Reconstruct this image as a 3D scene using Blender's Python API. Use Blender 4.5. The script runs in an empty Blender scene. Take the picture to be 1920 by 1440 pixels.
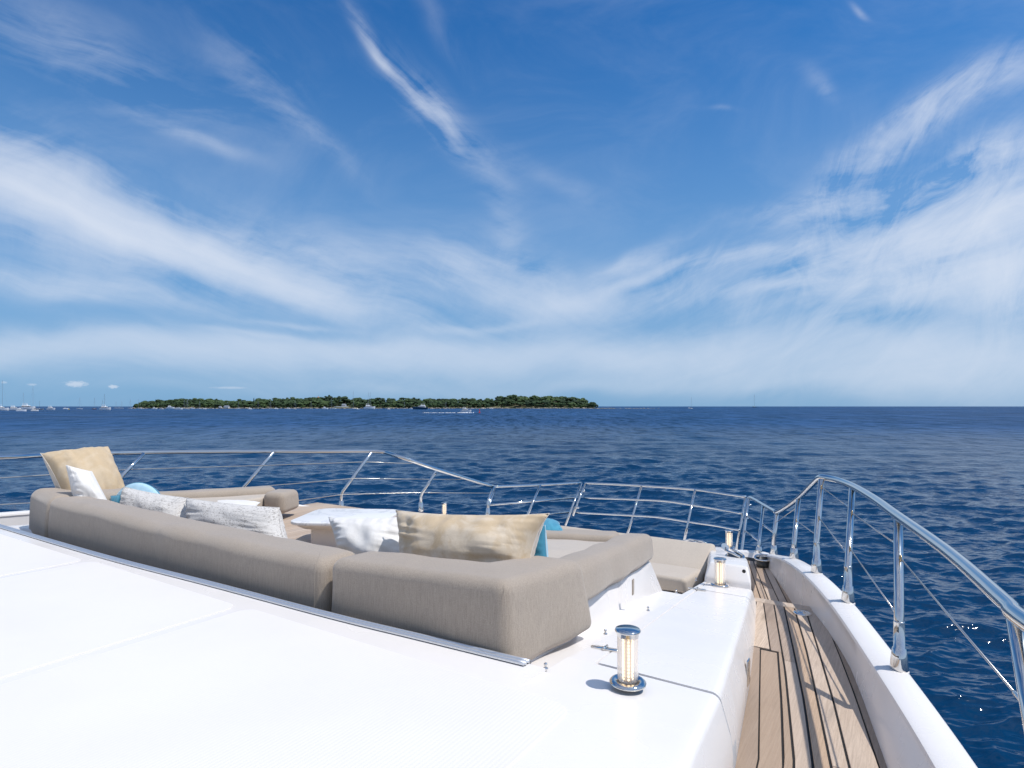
import bpy, bmesh, math, random
import numpy as np
from mathutils import Vector, Matrix, noise as mnoise

random.seed(7)
S = bpy.context.scene
COL = S.collection
R = math.radians

# ------------------------------------------------------------------ camera
PHI = R(33.0); F = 1120.0; CX = 960.0; HY = 762.0; CAMZ = 4.2
cs, sn = math.cos(PHI), math.sin(PHI)
cd = bpy.data.cameras.new('camera'); cam = bpy.data.objects.new('camera', cd); COL.objects.link(cam)
cam.location = (0, 0, CAMZ); cam.rotation_euler = (R(90), 0, PHI)
cd.sensor_width = 36; cd.lens = F/1920*36; cd.shift_y = 42/1920
cd.clip_start = 0.05; cd.clip_end = 90000
S.camera = cam
S.cycles.use_denoising = True; S.cycles.denoising_input_passes = 'RGB_ALBEDO_NORMAL'; S.cycles.denoising_prefilter = 'ACCURATE'; S.cycles.sample_clamp_indirect = 4.0; S.cycles.caustics_reflective = False
S.render.resolution_x = 1024; S.render.resolution_y = 768

# ------------------------------------------------------------------ colour management
S.view_settings.view_transform = 'Standard'; S.view_settings.look = 'None'
S.view_settings.exposure = 0.0; S.view_settings.gamma = 1; S.view_settings.use_curve_mapping = False

# ------------------------------------------------------------------ sun
SUN_EL = R(63)
sdir = Vector((0.957, 0.288, 0)).normalized()*math.cos(SUN_EL) + Vector((0, 0, math.sin(SUN_EL)))
sd = bpy.data.lights.new('sun', 'SUN'); sd.energy = 3.7; sd.angle = R(0.53); sd.color = (1, 0.955, 0.90)
so = bpy.data.objects.new('sun', sd); COL.objects.link(so)
so.rotation_euler = sdir.to_track_quat('Z', 'Y').to_euler(); so.location = (10, 3, 30)

# ------------------------------------------------------------------ node helper
class NT:
    def __init__(s, nt): s.nt = nt; s.n = nt.nodes; s.l = nt.links
    def new(s, t, **kw):
        nd = s.n.new(t)
        for k, v in kw.items(): setattr(nd, k, v)
        return nd
    def set(s, sock, v):
        if isinstance(v, bpy.types.NodeSocket): s.l.new(v, sock)
        else: sock.default_value = v
    def m(s, op, a, b=None, c=None, clamp=False):
        nd = s.new('ShaderNodeMath', operation=op, use_clamp=clamp)
        s.set(nd.inputs[0], a)
        if b is not None: s.set(nd.inputs[1], b)
        if c is not None: s.set(nd.inputs[2], c)
        return nd.outputs[0]
    def mr(s, v, a, b, c=0.0, d=1.0, smooth=True):
        nd = s.new('ShaderNodeMapRange', interpolation_type='SMOOTHSTEP' if smooth else 'LINEAR')
        s.set(nd.inputs[0], v)
        for i, x in enumerate((a, b, c, d)): nd.inputs[i+1].default_value = x
        return nd.outputs[0]
    def noise(s, vec, scale, detail=4, rough=.55, dist=0.0, lac=2.0):
        nd = s.new('ShaderNodeTexNoise'); nd.inputs['Scale'].default_value = scale
        nd.inputs['Detail'].default_value = detail; nd.inputs['Roughness'].default_value = rough
        nd.inputs['Distortion'].default_value = dist; nd.inputs['Lacunarity'].default_value = lac
        if vec is not None: s.l.new(vec, nd.inputs['Vector'])
        return nd.outputs['Fac']
    def map(s, vec, loc=(0, 0, 0), rot=(0, 0, 0), scale=(1, 1, 1), kind='POINT'):
        nd = s.new('ShaderNodeMapping', vector_type=kind); s.l.new(vec, nd.inputs[0])
        nd.inputs['Location'].default_value = loc; nd.inputs['Rotation'].default_value = rot; nd.inputs['Scale'].default_value = scale
        return nd.outputs[0]
    def smap(s, vec, ang, sx, sy, loc=(0, 0, 0)):
        """frequencies sx along / sy across a direction turned by ang"""
        return s.map(vec, loc, (0, 0, R(ang)), (1/sx, 1/sy, 1), 'TEXTURE')
    def mix(s, f, a, b, bt='MIX'):
        nd = s.new('ShaderNodeMix', data_type='RGBA', blend_type=bt)
        s.set(nd.inputs[0], f)
        for i, v in ((6, a), (7, b)):
            if isinstance(v, tuple) and len(v) == 3: v = (*v, 1)
            s.set(nd.inputs[i], v)
        return nd.outputs[2]
    def bump(s, h, strength=.3, dist=.01, normal=None):
        nd = s.new('ShaderNodeBump'); nd.inputs['Strength'].default_value = strength; nd.inputs['Distance'].default_value = dist
        s.l.new(h, nd.inputs['Height'])
        if normal: s.l.new(normal, nd.inputs['Normal'])
        return nd.outputs[0]

# ------------------------------------------------------------------ world: clear sky with cirrus
W_ = bpy.data.worlds.new('World'); S.world = W_; W_.cycles.sampling_method = 'MANUAL'; W_.cycles.sample_map_resolution = 512; W_.use_nodes = True
w = NT(W_.node_tree); w.n.clear()
tc = w.new('ShaderNodeTexCoord'); D = tc.outputs['Generated']
sky = w.new('ShaderNodeTexSky', sky_type='NISHITA'); sky.sun_disc = False
sky.sun_elevation = SUN_EL; sky.sun_rotation = math.atan2(sdir.x, sdir.y)
sky.altitude = 0; sky.air_density = 1.0; sky.dust_density = 0.6; sky.ozone_density = 3.5
def dot(v):
    nd = w.new('ShaderNodeVectorMath', operation='DOT_PRODUCT'); w.l.new(D, nd.inputs[0]); nd.inputs[1].default_value = v
    return nd.outputs['Value']
xc, zc, yu = dot((cs, sn, 0)), dot((-sn, cs, 0)), dot((0, 0, 1))
den = w.m('ADD', zc, 1.02)
qx, qy = w.m('DIVIDE', xc, den), w.m('DIVIDE', yu, den)
cmb = w.new('ShaderNodeCombineXYZ'); w.l.new(qx, cmb.inputs[0]); w.l.new(qy, cmb.inputs[1])
Q0 = cmb.outputs[0]
# gentle domain warp
nz = w.new('ShaderNodeTexNoise'); nz.inputs['Scale'].default_value = 7; nz.inputs['Detail'].default_value = 3; w.l.new(Q0, nz.inputs['Vector'])
sub = w.new('ShaderNodeVectorMath', operation='SUBTRACT'); w.l.new(nz.outputs['Color'], sub.inputs[0]); sub.inputs[1].default_value = (.5, .5, .5)
scl = w.new('ShaderNodeVectorMath', operation='SCALE'); w.l.new(sub.outputs[0], scl.inputs[0]); scl.inputs['Scale'].default_value = .05
addw = w.new('ShaderNodeVectorMath', operation='ADD'); w.l.new(Q0, addw.inputs[0]); w.l.new(scl.outputs[0], addw.inputs[1])
Q = addw.outputs[0]
def q_of(px, py):
    v = Vector((px-CX, F, HY-py)).normalized()
    return v.x/(1.02+v.y), v.z/(1.02+v.y)
clouds = [  # px, py, half length, half width, angle (down right +), strength
 (300, 450, 560, 70, 17.5, .52), (60, 380, 420, 120, 18, .36), (90, 320, 300, 40, 21, .22), (470, 505, 330, 42, 17, .36), (600, 560, 190, 24, 15, .26), (180, 425, 330, 16, 19, .22), (420, 480, 300, 13, 20, .20),
 (200, 545, 360, 30, 9, .34), (620, 500, 260, 60, 22, .20),
 (140, 55, 260, 60, 28, .12), (470, 140, 150, 70, 45, .11), (350, 262, 150, 18, 24, .16), (560, 250, 190, 30, 38, .12), (200, 150, 420, 70, 22, .12),
 (680, 60, 75, 16, 62, .26), (712, 112, 62, 12, 58, .34), (795, 195, 130, 46, 48, .30), (765, 175, 95, 14, 50, .26), (830, 225, 90, 16, 60, .20), (850, 250, 80, 36, 40, .20), (820, 60, 120, 26, 50, .07),
 (900, 290, 130, 50, 35, .10), (945, 410, 130, 50, 72, .12), (930, 530, 230, 70, 12, .34), (1000, 540, 160, 40, 10, .20), (1040, 330, 160, 30, 30, .08),
 (1210, 520, 130, 11, -22, .32), (1090, 560, 150, 30, -14, .34), (1150, 560, 260, 45, -12, .28), (1180, 500, 150, 22, -24, .20), (1330, 490, 220, 22, -6, .26), (1430, 545, 260, 18, -5, .22),
 (1780, 420, 420, 95, -15, .52), (1650, 440, 260, 26, -24, .30), (1950, 470, 420, 150, -8, .66), (1800, 190, 260, 50, -25, .30), (1690, 240, 170, 30, -30, .22), (1560, 385, 190, 34, -13, .34), (1640, 290, 190, 42, -36, .30), (1880, 290, 160, 50, -20, .24),
 (1680, 540, 440, 60, -8, .46), (1500, 625, 520, 34, -1, .22), (2400, 400, 420, 210, -10, .5),
 (900, 668, 1500, 52, 0, .52), (1700, 715, 900, 60, 0, .45), (900, 730, 700, 22, 0, .22), (250, 640, 460, 40, 2, .34), (560, 604, 130, 9, 4, .30), (480, 622, 120, 8, 6, .22), (650, 645, 500, 22, 2, .16), (1750, 650, 500, 50, 0, .22),
 (1545, 150, 60, 26, 40, .08), (1620, 2, 24, 9, 25, .10), (1330, 210, 40, 8, 5, .06), (900, 612, 190, 12, -5, .24), (850, 615, 80, 12, 15, .12),
 (-500, 420, 420, 120, 15, .4)]
tot = None
def gauss(v):
    return w.m('POWER', 2.718, w.m('MULTIPLY', w.m('MULTIPLY', v, v), -1.9))
for i, (px, py, L, Wd, ang, st) in enumerate(clouds):
    a = R(-ang); hx, hy = math.cos(a), -math.sin(a)
    c = q_of(px, py); e = q_of(px+hx*10, py+hy*10); g = q_of(px+hy*10, py-hx*10)
    sl = math.dist(c, e)/10; sw = math.dist(c, g)/10
    mp = w.map(Q, (c[0], c[1], 0), (0, 0, math.atan2(e[1]-c[1], e[0]-c[0])), (sl*L, sw*Wd, 1), 'TEXTURE')
    ln = w.new('ShaderNodeVectorMath', operation='LENGTH'); w.l.new(mp, ln.inputs[0])
    v = w.m('MULTIPLY', gauss(ln.outputs['Value']), st*1.15)
    tot = v if tot is None else w.m('ADD', tot, v)
tot = w.m('MULTIPLY', tot, .70)
# fibres: drawn out along the wind, which fans out from the far horizon
fibL = w.noise(w.smap(Q, -18, 2.6, 17, (3, 0, 0)), 1.5, 7, .60, .25)
fibR = w.noise(w.smap(Q, 20, 2.8, 15, (7, 0, 0)), 1.5, 7, .62, .5)
fibC = w.noise(w.smap(Q, -48, 4, 15, (5, 1, 0)), 1.5, 7, .62, .8)
side = w.mr(qx, -.06, .16); up_ = w.m('MULTIPLY', w.mr(qy, .16, .30), w.m('SUBTRACT', 1.0, w.mr(w.m('ABSOLUTE', w.m('ADD', qx, .04)), .08, .26)))
fb = w.m('ADD', w.m('MULTIPLY', fibL, w.m('SUBTRACT', 1.0, side)), w.m('MULTIPLY', fibR, side))
fb = w.m('ADD', w.m('MULTIPLY', fb, w.m('SUBTRACT', 1.0, up_)), w.m('MULTIPLY', fibC, up_))
feath = w.noise(w.smap(Q, 62, 9, 20, (2, 8, 0)), 1.5, 6, .66, 1.2)
fb = w.m('ADD', fb, w.m('MULTIPLY', w.m('SUBTRACT', feath, .5), w.mr(qx, .05, .35, .15, .85)))
soft = w.noise(w.smap(Q, 3, 4.5, 9, (1, 4, 0)), 1.4, 6, .62, .7)
low = w.mr(qy, .03, .12, .30, 1.0)
fbd = w.m('MULTIPLY', w.m('ADD', w.m('MULTIPLY', w.m('SUBTRACT', fb, .5), 3.3), w.m('MULTIPLY', w.m('SUBTRACT', soft, .5), 1.7)), low)
amp = w.m('MINIMUM', w.m('MULTIPLY', tot, 2.4), w.m('ADD', .50, w.m('MULTIPLY', up_, .35)))
tot = w.m('MAXIMUM', w.m('ADD', tot, w.m('MULTIPLY', fbd, amp)), 0.0)
veil = w.m('MULTIPLY', w.mr(soft, .38, .8), w.mr(yu, .55, .85, .07, .75))
tot = w.m('ADD', tot, veil)
tot = w.m('ADD', tot, w.m('MULTIPLY', w.mr(soft, .32, .7), w.mr(zc, .35, -.15, 0.0, .8)))
# leave the very lowest air clear again
tot = w.m('MULTIPLY', tot, w.mr(yu, .0, .05, .62, 1.0))
# tiny fair weather cumulus near the skyline
for k, (px, py, L, Wd) in enumerate(((143, 720, 27, 7), (212, 725, 12, 4.5), (8, 717, 8, 3), (60, 721, 12, 3), (430, 727, 40, 3))):
    c = q_of(px, py); s1 = math.dist(c, q_of(px+10, py))/10; s2 = math.dist(c, q_of(px, py+10))/10
    mp = w.map(Q0, (c[0], c[1], 0), (0, 0, 0), (s1*L, s2*Wd, 1), 'TEXTURE')
    ln = w.new('ShaderNodeVectorMath', operation='LENGTH'); w.l.new(mp, ln.inputs[0])
    nn = w.noise(w.map(mp, (k*5, 0, 0), (0, 0, 0), (1.8, 1.2, 1)), 1.6, 5, .6)
    tot = w.m('ADD', tot, w.m('MULTIPLY', w.mr(w.m('ADD', ln.outputs['Value'], w.m('MULTIPLY', nn, 1.3)), 1.65, .9), .55 if k < 2 else .25))
cf = w.m('MULTIPLY', w.m('SUBTRACT', 1.0, w.m('POWER', 2.718, w.m('MULTIPLY', tot, -1.55))), .97)
SKY_STR = .10
skycol = w.mix(1.0, sky.outputs[0], (.17, .78, 1.30), 'MULTIPLY')
hz = w.mr(yu, .0, .62, 1.0, 0.0)
skycol = w.mix(w.m('MULTIPLY', hz, .88), skycol, (2.3, 4.15, 6.6))
colr = w.mix(cf, skycol, (7.4, 8.0, 9.1))
bg = w.new('ShaderNodeBackground'); w.l.new(colr, bg.inputs[0]); bg.inputs[1].default_value = SKY_STR
wo = w.new('ShaderNodeOutputWorld'); w.l.new(bg.outputs[0], wo.inputs[0])

# ------------------------------------------------------------------ pixel ray -> place on board (x = starboard, y = forward)
def cw(Xc, Zc, h): return Vector((Xc*cs - Zc*sn, Xc*sn + Zc*cs, CAMZ-h))
def P(px, py, h):
    Z = h*F/(py-HY); return cw((px-CX)/F*Z, Z, h)
def PZ(px, py, Z): return cw((px-CX)/F*Z, Z, (py-HY)*Z/F)
def PF(px, py, fwd):
    k = (px-CX)/F; Z = fwd/(k*sn+cs); return PZ(px, py, Z)
def Vh(r, f, h): return Vector((r, f, CAMZ-h))

# ------------------------------------------------------------------ materials
MATS = {}
def mat(name, color=(.8, .8, .8), rough=.5, metal=0.0, **kw):
    m = bpy.data.materials.new(name); m.use_nodes = True
    t = NT(m.node_tree); b = t.n['Principled BSDF']
    b.inputs['Base Color'].default_value = (*color, 1); b.inputs['Roughness'].default_value = rough; b.inputs['Metallic'].default_value = metal
    for k, v in kw.items(): b.inputs[k.replace('_', ' ')].default_value = v
    MATS[name] = m
    return m, t, b
def objco(t): return t.new('ShaderNodeTexCoord').outputs['Object']

m, t, b = mat('gelcoat', (.80, .80, .80), .26, Specular_IOR_Level=.42)
oc = objco(t); n1 = t.noise(oc, 2.2, 5, .6)
t.l.new(t.mix(t.mr(n1, .3, .75), (.80, .77, .745), (.77, .74, .715)), b.inputs['Base Color'])
t.l.new(t.mr(t.noise(oc, 3, 4), .3, .7, .20, .30), b.inputs['Roughness'])
t.l.new(t.bump(t.noise(oc, 2.0, 1), .03, .01), b.inputs['Normal'])
m, t, b = mat('nonslip', (.80, .80, .80), .55)
oc = objco(t); wv = t.new('ShaderNodeTexWave', wave_type='BANDS', bands_direction='X'); wv.inputs['Scale'].default_value = 24; wv.inputs['Distortion'].default_value = .3
t.l.new(oc, wv.inputs['Vector'])
n1 = t.noise(oc, 1.4, 6, .6)
cc = t.mix(t.mr(n1, .35, .75), (.79, .76, .735), (.76, .73, .708))
t.l.new(t.mix(t.m('MULTIPLY', wv.outputs['Fac'], .10), cc, (.60, .62, .66)), b.inputs['Base Color'])
t.l.new(t.bump(wv.outputs['Fac'], .12, .002), b.inputs['Normal'])
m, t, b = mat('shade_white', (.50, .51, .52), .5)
m, t, b = mat('chrome', (.70, .685, .66), .07, 1.0)
oc = objco(t); t.l.new(t.mr(t.noise(oc, 14, 5, .6), .3, .8, .045, .15), b.inputs['Roughness'])
m, t, b = mat('brushed_alloy', (.74, .76, .79), .42, .8)
m, t, b = mat('dark_metal', (.05, .05, .05), .3, .6)
m, t, b = mat('rubber', (.012, .012, .012), .6)
m, t, b = mat('caulk', (.012, .011, .010), .75)
m, t, b = mat('brass', (.55, .40, .22), .25, 1.0)
m, t, b = mat('hull_paint', (.74, .75, .77), .18)
# stainless wire
mat('wire_steel', (.62, .58, .53), .28, .9)

def fabric(name, c1, c2, scale=1.0):
    m, t, b = mat(name, c1, .92)
    oc = objco(t)
    streak = t.noise(t.map(oc, scale=(330*scale, 330*scale, 14*scale)), 1.0, 3, .65)
    weave = t.noise(t.map(oc, scale=(520*scale, 520*scale, 420*scale)), 1.0, 2, .6)
    soft = t.noise(oc, 3.0, 4, .6)
    c = t.mix(t.mr(streak, .36, .66), c1, c2)
    c = t.mix(t.m('MULTIPLY', t.mr(weave, .40, .62), .50), c, tuple(min(1, x*1.45) for x in c1))
    c = t.mix(t.m('MULTIPLY', t.mr(soft, .35, .75), .20), c, tuple(x*.72 for x in c1))
    t.l.new(c, b.inputs['Base Color'])
    b.inputs['Sheen Weight'].default_value = .25; b.inputs['Sheen Roughness'].default_value = .5
    nb = t.bump(weave, .55, .0012); nb = t.bump(streak, .35, .0012, nb)
    t.l.new(t.bump(t.noise(oc, 6, 3, .5), .35, .012, nb), b.inputs['Normal'])
fabric('taupe_fabric', (.370, .308, .246), (.272, .226, .180))
fabric('pad_fabric', (.49, .425, .35), (.42, .36, .295))
def velvet(name, c1, c2, sheen=.5):
    m, t, b = mat(name, c1, .88); oc = objco(t)
    n = t.noise(oc, 7, 5, .6, .6); n2 = t.noise(oc, 60, 3, .7)
    c = t.mix(t.mr(n, .42, .62), c1, c2); c = t.mix(t.m('MULTIPLY', n2, .22), c, tuple(x*.6 for x in c1))
    t.l.new(c, b.inputs['Base Color']); b.inputs['Sheen Weight'].default_value = sheen; b.inputs['Sheen Roughness'].default_value = .35
    wr = t.noise(t.map(oc, scale=(1.3, 1.3, .8)), 13, 4, .55, .9)
    nb = t.bump(wr, .22, .012)
    t.l.new(t.bump(n2, .35, .002, nb), b.inputs['Normal'])
velvet('sand_velvet', (.57, .435, .275), (.62, .495, .34), .15)
velvet('sunlit_nap_velvet', (.58, .45, .295), (.68, .575, .44), .2)
t = NT(MATS['sunlit_nap_velvet'].node_tree); b = t.n['Principled BSDF']; oc = objco(t)
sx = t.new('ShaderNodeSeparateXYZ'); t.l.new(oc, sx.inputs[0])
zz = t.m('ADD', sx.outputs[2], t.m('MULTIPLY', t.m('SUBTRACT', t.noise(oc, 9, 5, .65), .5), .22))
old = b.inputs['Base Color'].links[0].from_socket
c = t.mix(t.mr(zz, -.05, .03), (.72, .65, .55), old)  # paler lower part is sun on the nap, painted into the colour
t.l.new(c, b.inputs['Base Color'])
velvet('ivory_velvet', (.68, .60, .50), (.76, .70, .62), .15)
velvet('white_cotton', (.77, .745, .705), (.81, .79, .755), .1)
velvet('blue_velvet', (.055, .27, .40), (.075, .34, .47), .6)
velvet('pale_blue', (.42, .64, .76), (.50, .70, .80), .3)
m, t, b = mat('tweed', (.62, .60, .58), .9)
oc = objco(t)
st1 = t.noise(t.map(oc, scale=(60, 60, 240)), 1, 4, .7); st2 = t.noise(t.map(oc, scale=(230, 230, 55)), 1, 4, .7)
f1 = t.m('MAXIMUM', t.mr(st1, .53, .62), t.m('MULTIPLY', t.mr(st2, .56, .64), .9))
t.l.new(t.mix(t.m('MULTIPLY', f1, t.mr(t.noise(oc, 12, 3), .3, .6, .35, 1.0)), (.66, .635, .60), (.23, .205, .185)), b.inputs['Base Color'])
t.l.new(t.bump(st1, .5, .003), b.inputs['Normal'])

m, t, b = mat('teak', (.40, .31, .23), .62)
oc = objco(t); oi = t.new('ShaderNodeObjectInfo').outputs['Random']
gr = t.noise(t.map(oc, scale=(170, 5, 170)), 1, 5, .7); big = t.noise(t.map(oc, scale=(7, 1.6, 7)), 1, 5, .6, .5); fine = t.noise(t.map(oc, scale=(620, 40, 620)), 1, 2)
c = t.mix(t.mr(gr, .3, .7), (.66, .53, .41), (.45, .345, .255))
c = t.mix(t.m('MULTIPLY', t.mr(big, .45, .7), .45), c, (.50, .36, .235))
c = t.mix(t.m('MULTIPLY', t.mr(fine, .52, .7), .35), c, (.20, .15, .12))
c = t.mix(t.m('MULTIPLY', oi, .65), c, (.46, .385, .325))
ob = t.m('FRACT', t.m('MULTIPLY', oi, 7.3))
c = t.mix(t.m('MULTIPLY', ob, .50), c, (.40, .275, .17))
stn = t.noise(t.map(oc, scale=(5, 1.1, 5)), 1.0, 4, .6, .4)
c = t.mix(t.mr(stn, .56, .72, 0, .5), c, (.22, .17, .13))
t.l.new(c, b.inputs['Base Color']); t.l.new(t.bump(gr, .4, .0012), b.inputs['Normal'])

m, t, b = mat('marble', (.76, .75, .74), .35)
oc = objco(t); v = t.noise(t.map(oc, scale=(1, 1, 1)), 3.2, 8, .6, 1.6)
vein = t.m('ABSOLUTE', t.m('SUBTRACT', v, .5))
t.l.new(t.mix(t.mr(vein, .0, .035, .75, 0.0), (.78, .77, .755), (.55, .55, .56)), b.inputs['Base Color'])

m, t, b = mat('led', (1, .8, .5), .4); b.inputs['Emission Color'].default_value = (1, .80, .52, 1); b.inputs['Emission Strength'].default_value = 2.4
m, t, b = mat('led_board', (.55, .50, .44), .6); b.inputs['Emission Color'].default_value = (1, .62, .3, 1); b.inputs['Emission Strength'].default_value = .25
m = bpy.data.materials.new('frosted_tube'); m.use_nodes = True; t = NT(m.node_tree); t.n.clear(); MATS['frosted_tube'] = m
pr = t.new('ShaderNodeBsdfPrincipled'); pr.inputs['Base Color'].default_value = (.86, .85, .84, 1); pr.inputs['Roughness'].default_value = .12
tr = t.new('ShaderNodeBsdfTransparent'); tr.inputs[0].default_value = (.98, .96, .94, 1); ms = t.new('ShaderNodeMixShader')
lw = t.new('ShaderNodeLayerWeight'); lw.inputs[0].default_value = .35
t.l.new(t.mr(lw.outputs['Facing'], .1, .95, .42, .92), ms.inputs[0]); t.l.new(tr.outputs[0], ms.inputs[1]); t.l.new(pr.outputs[0], ms.inputs[2])
t.l.new(ms.outputs[0], t.new('ShaderNodeOutputMaterial').inputs[0])

# sea
m, t, b = mat('sea_water', (.001, .014, .060), .05); b.inputs['IOR'].default_value = 1.33
oc = objco(t)
ln = t.new('ShaderNodeVectorMath', operation='LENGTH'); t.l.new(oc, ln.inputs[0]); dist = ln.outputs['Value']
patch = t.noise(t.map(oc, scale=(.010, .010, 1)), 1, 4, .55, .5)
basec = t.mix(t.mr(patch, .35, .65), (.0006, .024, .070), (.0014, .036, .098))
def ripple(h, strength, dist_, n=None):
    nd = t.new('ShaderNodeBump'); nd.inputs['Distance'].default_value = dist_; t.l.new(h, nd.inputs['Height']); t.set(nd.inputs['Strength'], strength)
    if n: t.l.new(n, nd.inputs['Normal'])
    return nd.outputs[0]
# wind rows, ripple groups and painted facet reflections, coarser the farther out
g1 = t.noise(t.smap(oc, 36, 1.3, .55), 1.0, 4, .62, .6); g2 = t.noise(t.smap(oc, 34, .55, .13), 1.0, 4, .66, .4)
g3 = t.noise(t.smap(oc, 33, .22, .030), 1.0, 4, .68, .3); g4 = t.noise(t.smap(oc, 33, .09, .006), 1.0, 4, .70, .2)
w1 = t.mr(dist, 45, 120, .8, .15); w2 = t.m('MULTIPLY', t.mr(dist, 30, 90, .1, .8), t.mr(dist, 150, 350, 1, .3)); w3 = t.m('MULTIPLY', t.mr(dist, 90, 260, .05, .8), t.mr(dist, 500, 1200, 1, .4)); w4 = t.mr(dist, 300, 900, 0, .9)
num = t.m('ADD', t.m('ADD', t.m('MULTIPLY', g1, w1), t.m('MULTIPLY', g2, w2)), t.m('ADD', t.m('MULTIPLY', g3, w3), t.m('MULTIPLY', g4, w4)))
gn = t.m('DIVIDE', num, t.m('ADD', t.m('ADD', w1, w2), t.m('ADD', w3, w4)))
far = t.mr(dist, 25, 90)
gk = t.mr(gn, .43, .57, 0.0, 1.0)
t.l.new(t.mix(t.m('MULTIPLY', t.m('MULTIPLY', gk, t.mr(dist, 50, 170)), t.mr(patch, .3, .7, .55, 1.0)), basec, (.020, .085, .230)), b.inputs['Base Color'])  # lighter blue paints the far facets' sky reflection into the base colour
gs = t.m('ADD', t.m('MULTIPLY', t.mr(gn, .42, .58, .1, 1.8, False), far), t.m('SUBTRACT', 1.0, far))
t.l.new(t.m('MULTIPLY', gs, t.mr(dist, 12, 70, .44, .09)), b.inputs['Specular IOR Level'])
r2 = t.noise(t.smap(oc, 30, 2.2, 6.0), 1.0, 2, .5, .5)
r1 = t.noise(t.smap(oc, 38, .8, 2.0), 1.0, 3, .5, .5)
r3 = t.noise(t.smap(oc, 33, .16, .34), 1.0, 4, .6, .3)
nb = ripple(r2, t.mr(dist, 4, 40, .5, 1.0), .035)
nb = ripple(r1, t.mr(dist, 8, 50, .2, 1.0), .14, nb)
nb = ripple(r3, t.mr(dist, 40, 200, 0.0, 1.0), 1.6, nb)
t.l.new(nb, b.inputs['Normal'])
t.l.new(t.mr(dist, 12, 160, .055, .40, False), b.inputs['Roughness'])
mat('foam', (.8, .82, .84), .6)

# island materials
def leafmat(name, c1, c2, c3):
    m, t, b = mat(name, c1, .8); oc = objco(t)
    n = t.noise(oc, .45, 5, .65); n2 = t.noise(oc, 2.2, 3, .7); oi = t.new('ShaderNodeObjectInfo').outputs['Random']
    c = t.mix(t.mr(n, .4, .62), c1, c2); c = t.mix(t.m('MULTIPLY', t.mr(n2, .45, .7), .5), c, c3)
    c = t.mix(t.m('MULTIPLY', oi, .5), c, tuple(x*.55 for x in c1))
    t.l.new(c, b.inputs['Base Color'])
leafmat('pine_leaf', (.036, .075, .022), (.062, .108, .032), (.085, .130, .040))
leafmat('dark_leaf', (.024, .052, .018), (.038, .072, .025), (.055, .09, .032))
leafmat('bright_leaf', (.060, .105, .028), (.085, .135, .036), (.105, .15, .045))
mat('bark', (.10, .075, .055), .9)
m, t, b = mat('rock', (.36, .30, .24), .9); oc = objco(t)
t.l.new(t.mix(t.mr(t.noise(oc, .35, 6, .7), .35, .65), (.20, .165, .13), (.50, .44, .36)), b.inputs['Base Color'])
m, t, b = mat('island_soil', (.10, .095, .05), .95); oc = objco(t)
t.l.new(t.mix(t.mr(t.noise(oc, .05, 6, .7), .4, .6), (.035, .05, .02), (.14, .13, .07)), b.inputs['Base Color'])
mat('boat_white', (.78, .79, .80), .3); mat('boat_window', (.02, .03, .04), .15); mat('boat_navy', (.02, .055, .10), .25)
mat('boat_red', (.30, .05, .05), .4); mat('boat_grey', (.25, .27, .30), .4); mat('spar', (.42, .43, .45), .4, .5); mat('spar_dark', (.12, .12, .13), .5)
mat('buoy_red', (.55, .02, .02), .5); mat('sail_cloth', (.16, .18, .22), .8); mat('terracotta', (.48, .20, .11), .85); mat('plaster', (.72, .70, .66), .8)

# ------------------------------------------------------------------ object helpers
def link(name, me, mt=None, parent=None, smooth=False):
    o = bpy.data.objects.new(name, me); COL.objects.link(o)
    if mt and not me.materials: me.materials.append(MATS[mt])
    if smooth:
        me.polygons.foreach_set('use_smooth', [True]*len(me.polygons))
    if parent: o.parent = parent; o.matrix_parent_inverse = Matrix.Translation(-parent.location) if False else Matrix()
    return o
def mesh(vs, fs):
    me = bpy.data.meshes.new('m'); me.from_pydata([tuple(v) for v in vs], [], fs); me.update(); return me
def tag(o, label, cat, group=None):
    o['label'] = label; o['category'] = cat
    if group: o['group'] = group
    return o
def thing(name, label, cat, group=None, loc=(0, 0, 0)):
    o = bpy.data.objects.new(name, None); COL.objects.link(o); o.location = loc; o.empty_display_size = .05
    return tag(o, label, cat, group)
def struct(o): o['kind'] = 'structure'; return o
def stuff(o): o['kind'] = 'stuff'; return o
def local(o, parent):
    """keep the world placement of a mesh built in world coordinates under an Empty that stands elsewhere"""
    o.parent = parent; o.location = -Vector(parent.location); return o
def part(name, me, mt, parent, smooth=False):
    o = link(name, me, mt, None, smooth); return local(o, parent) if parent else o

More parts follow.
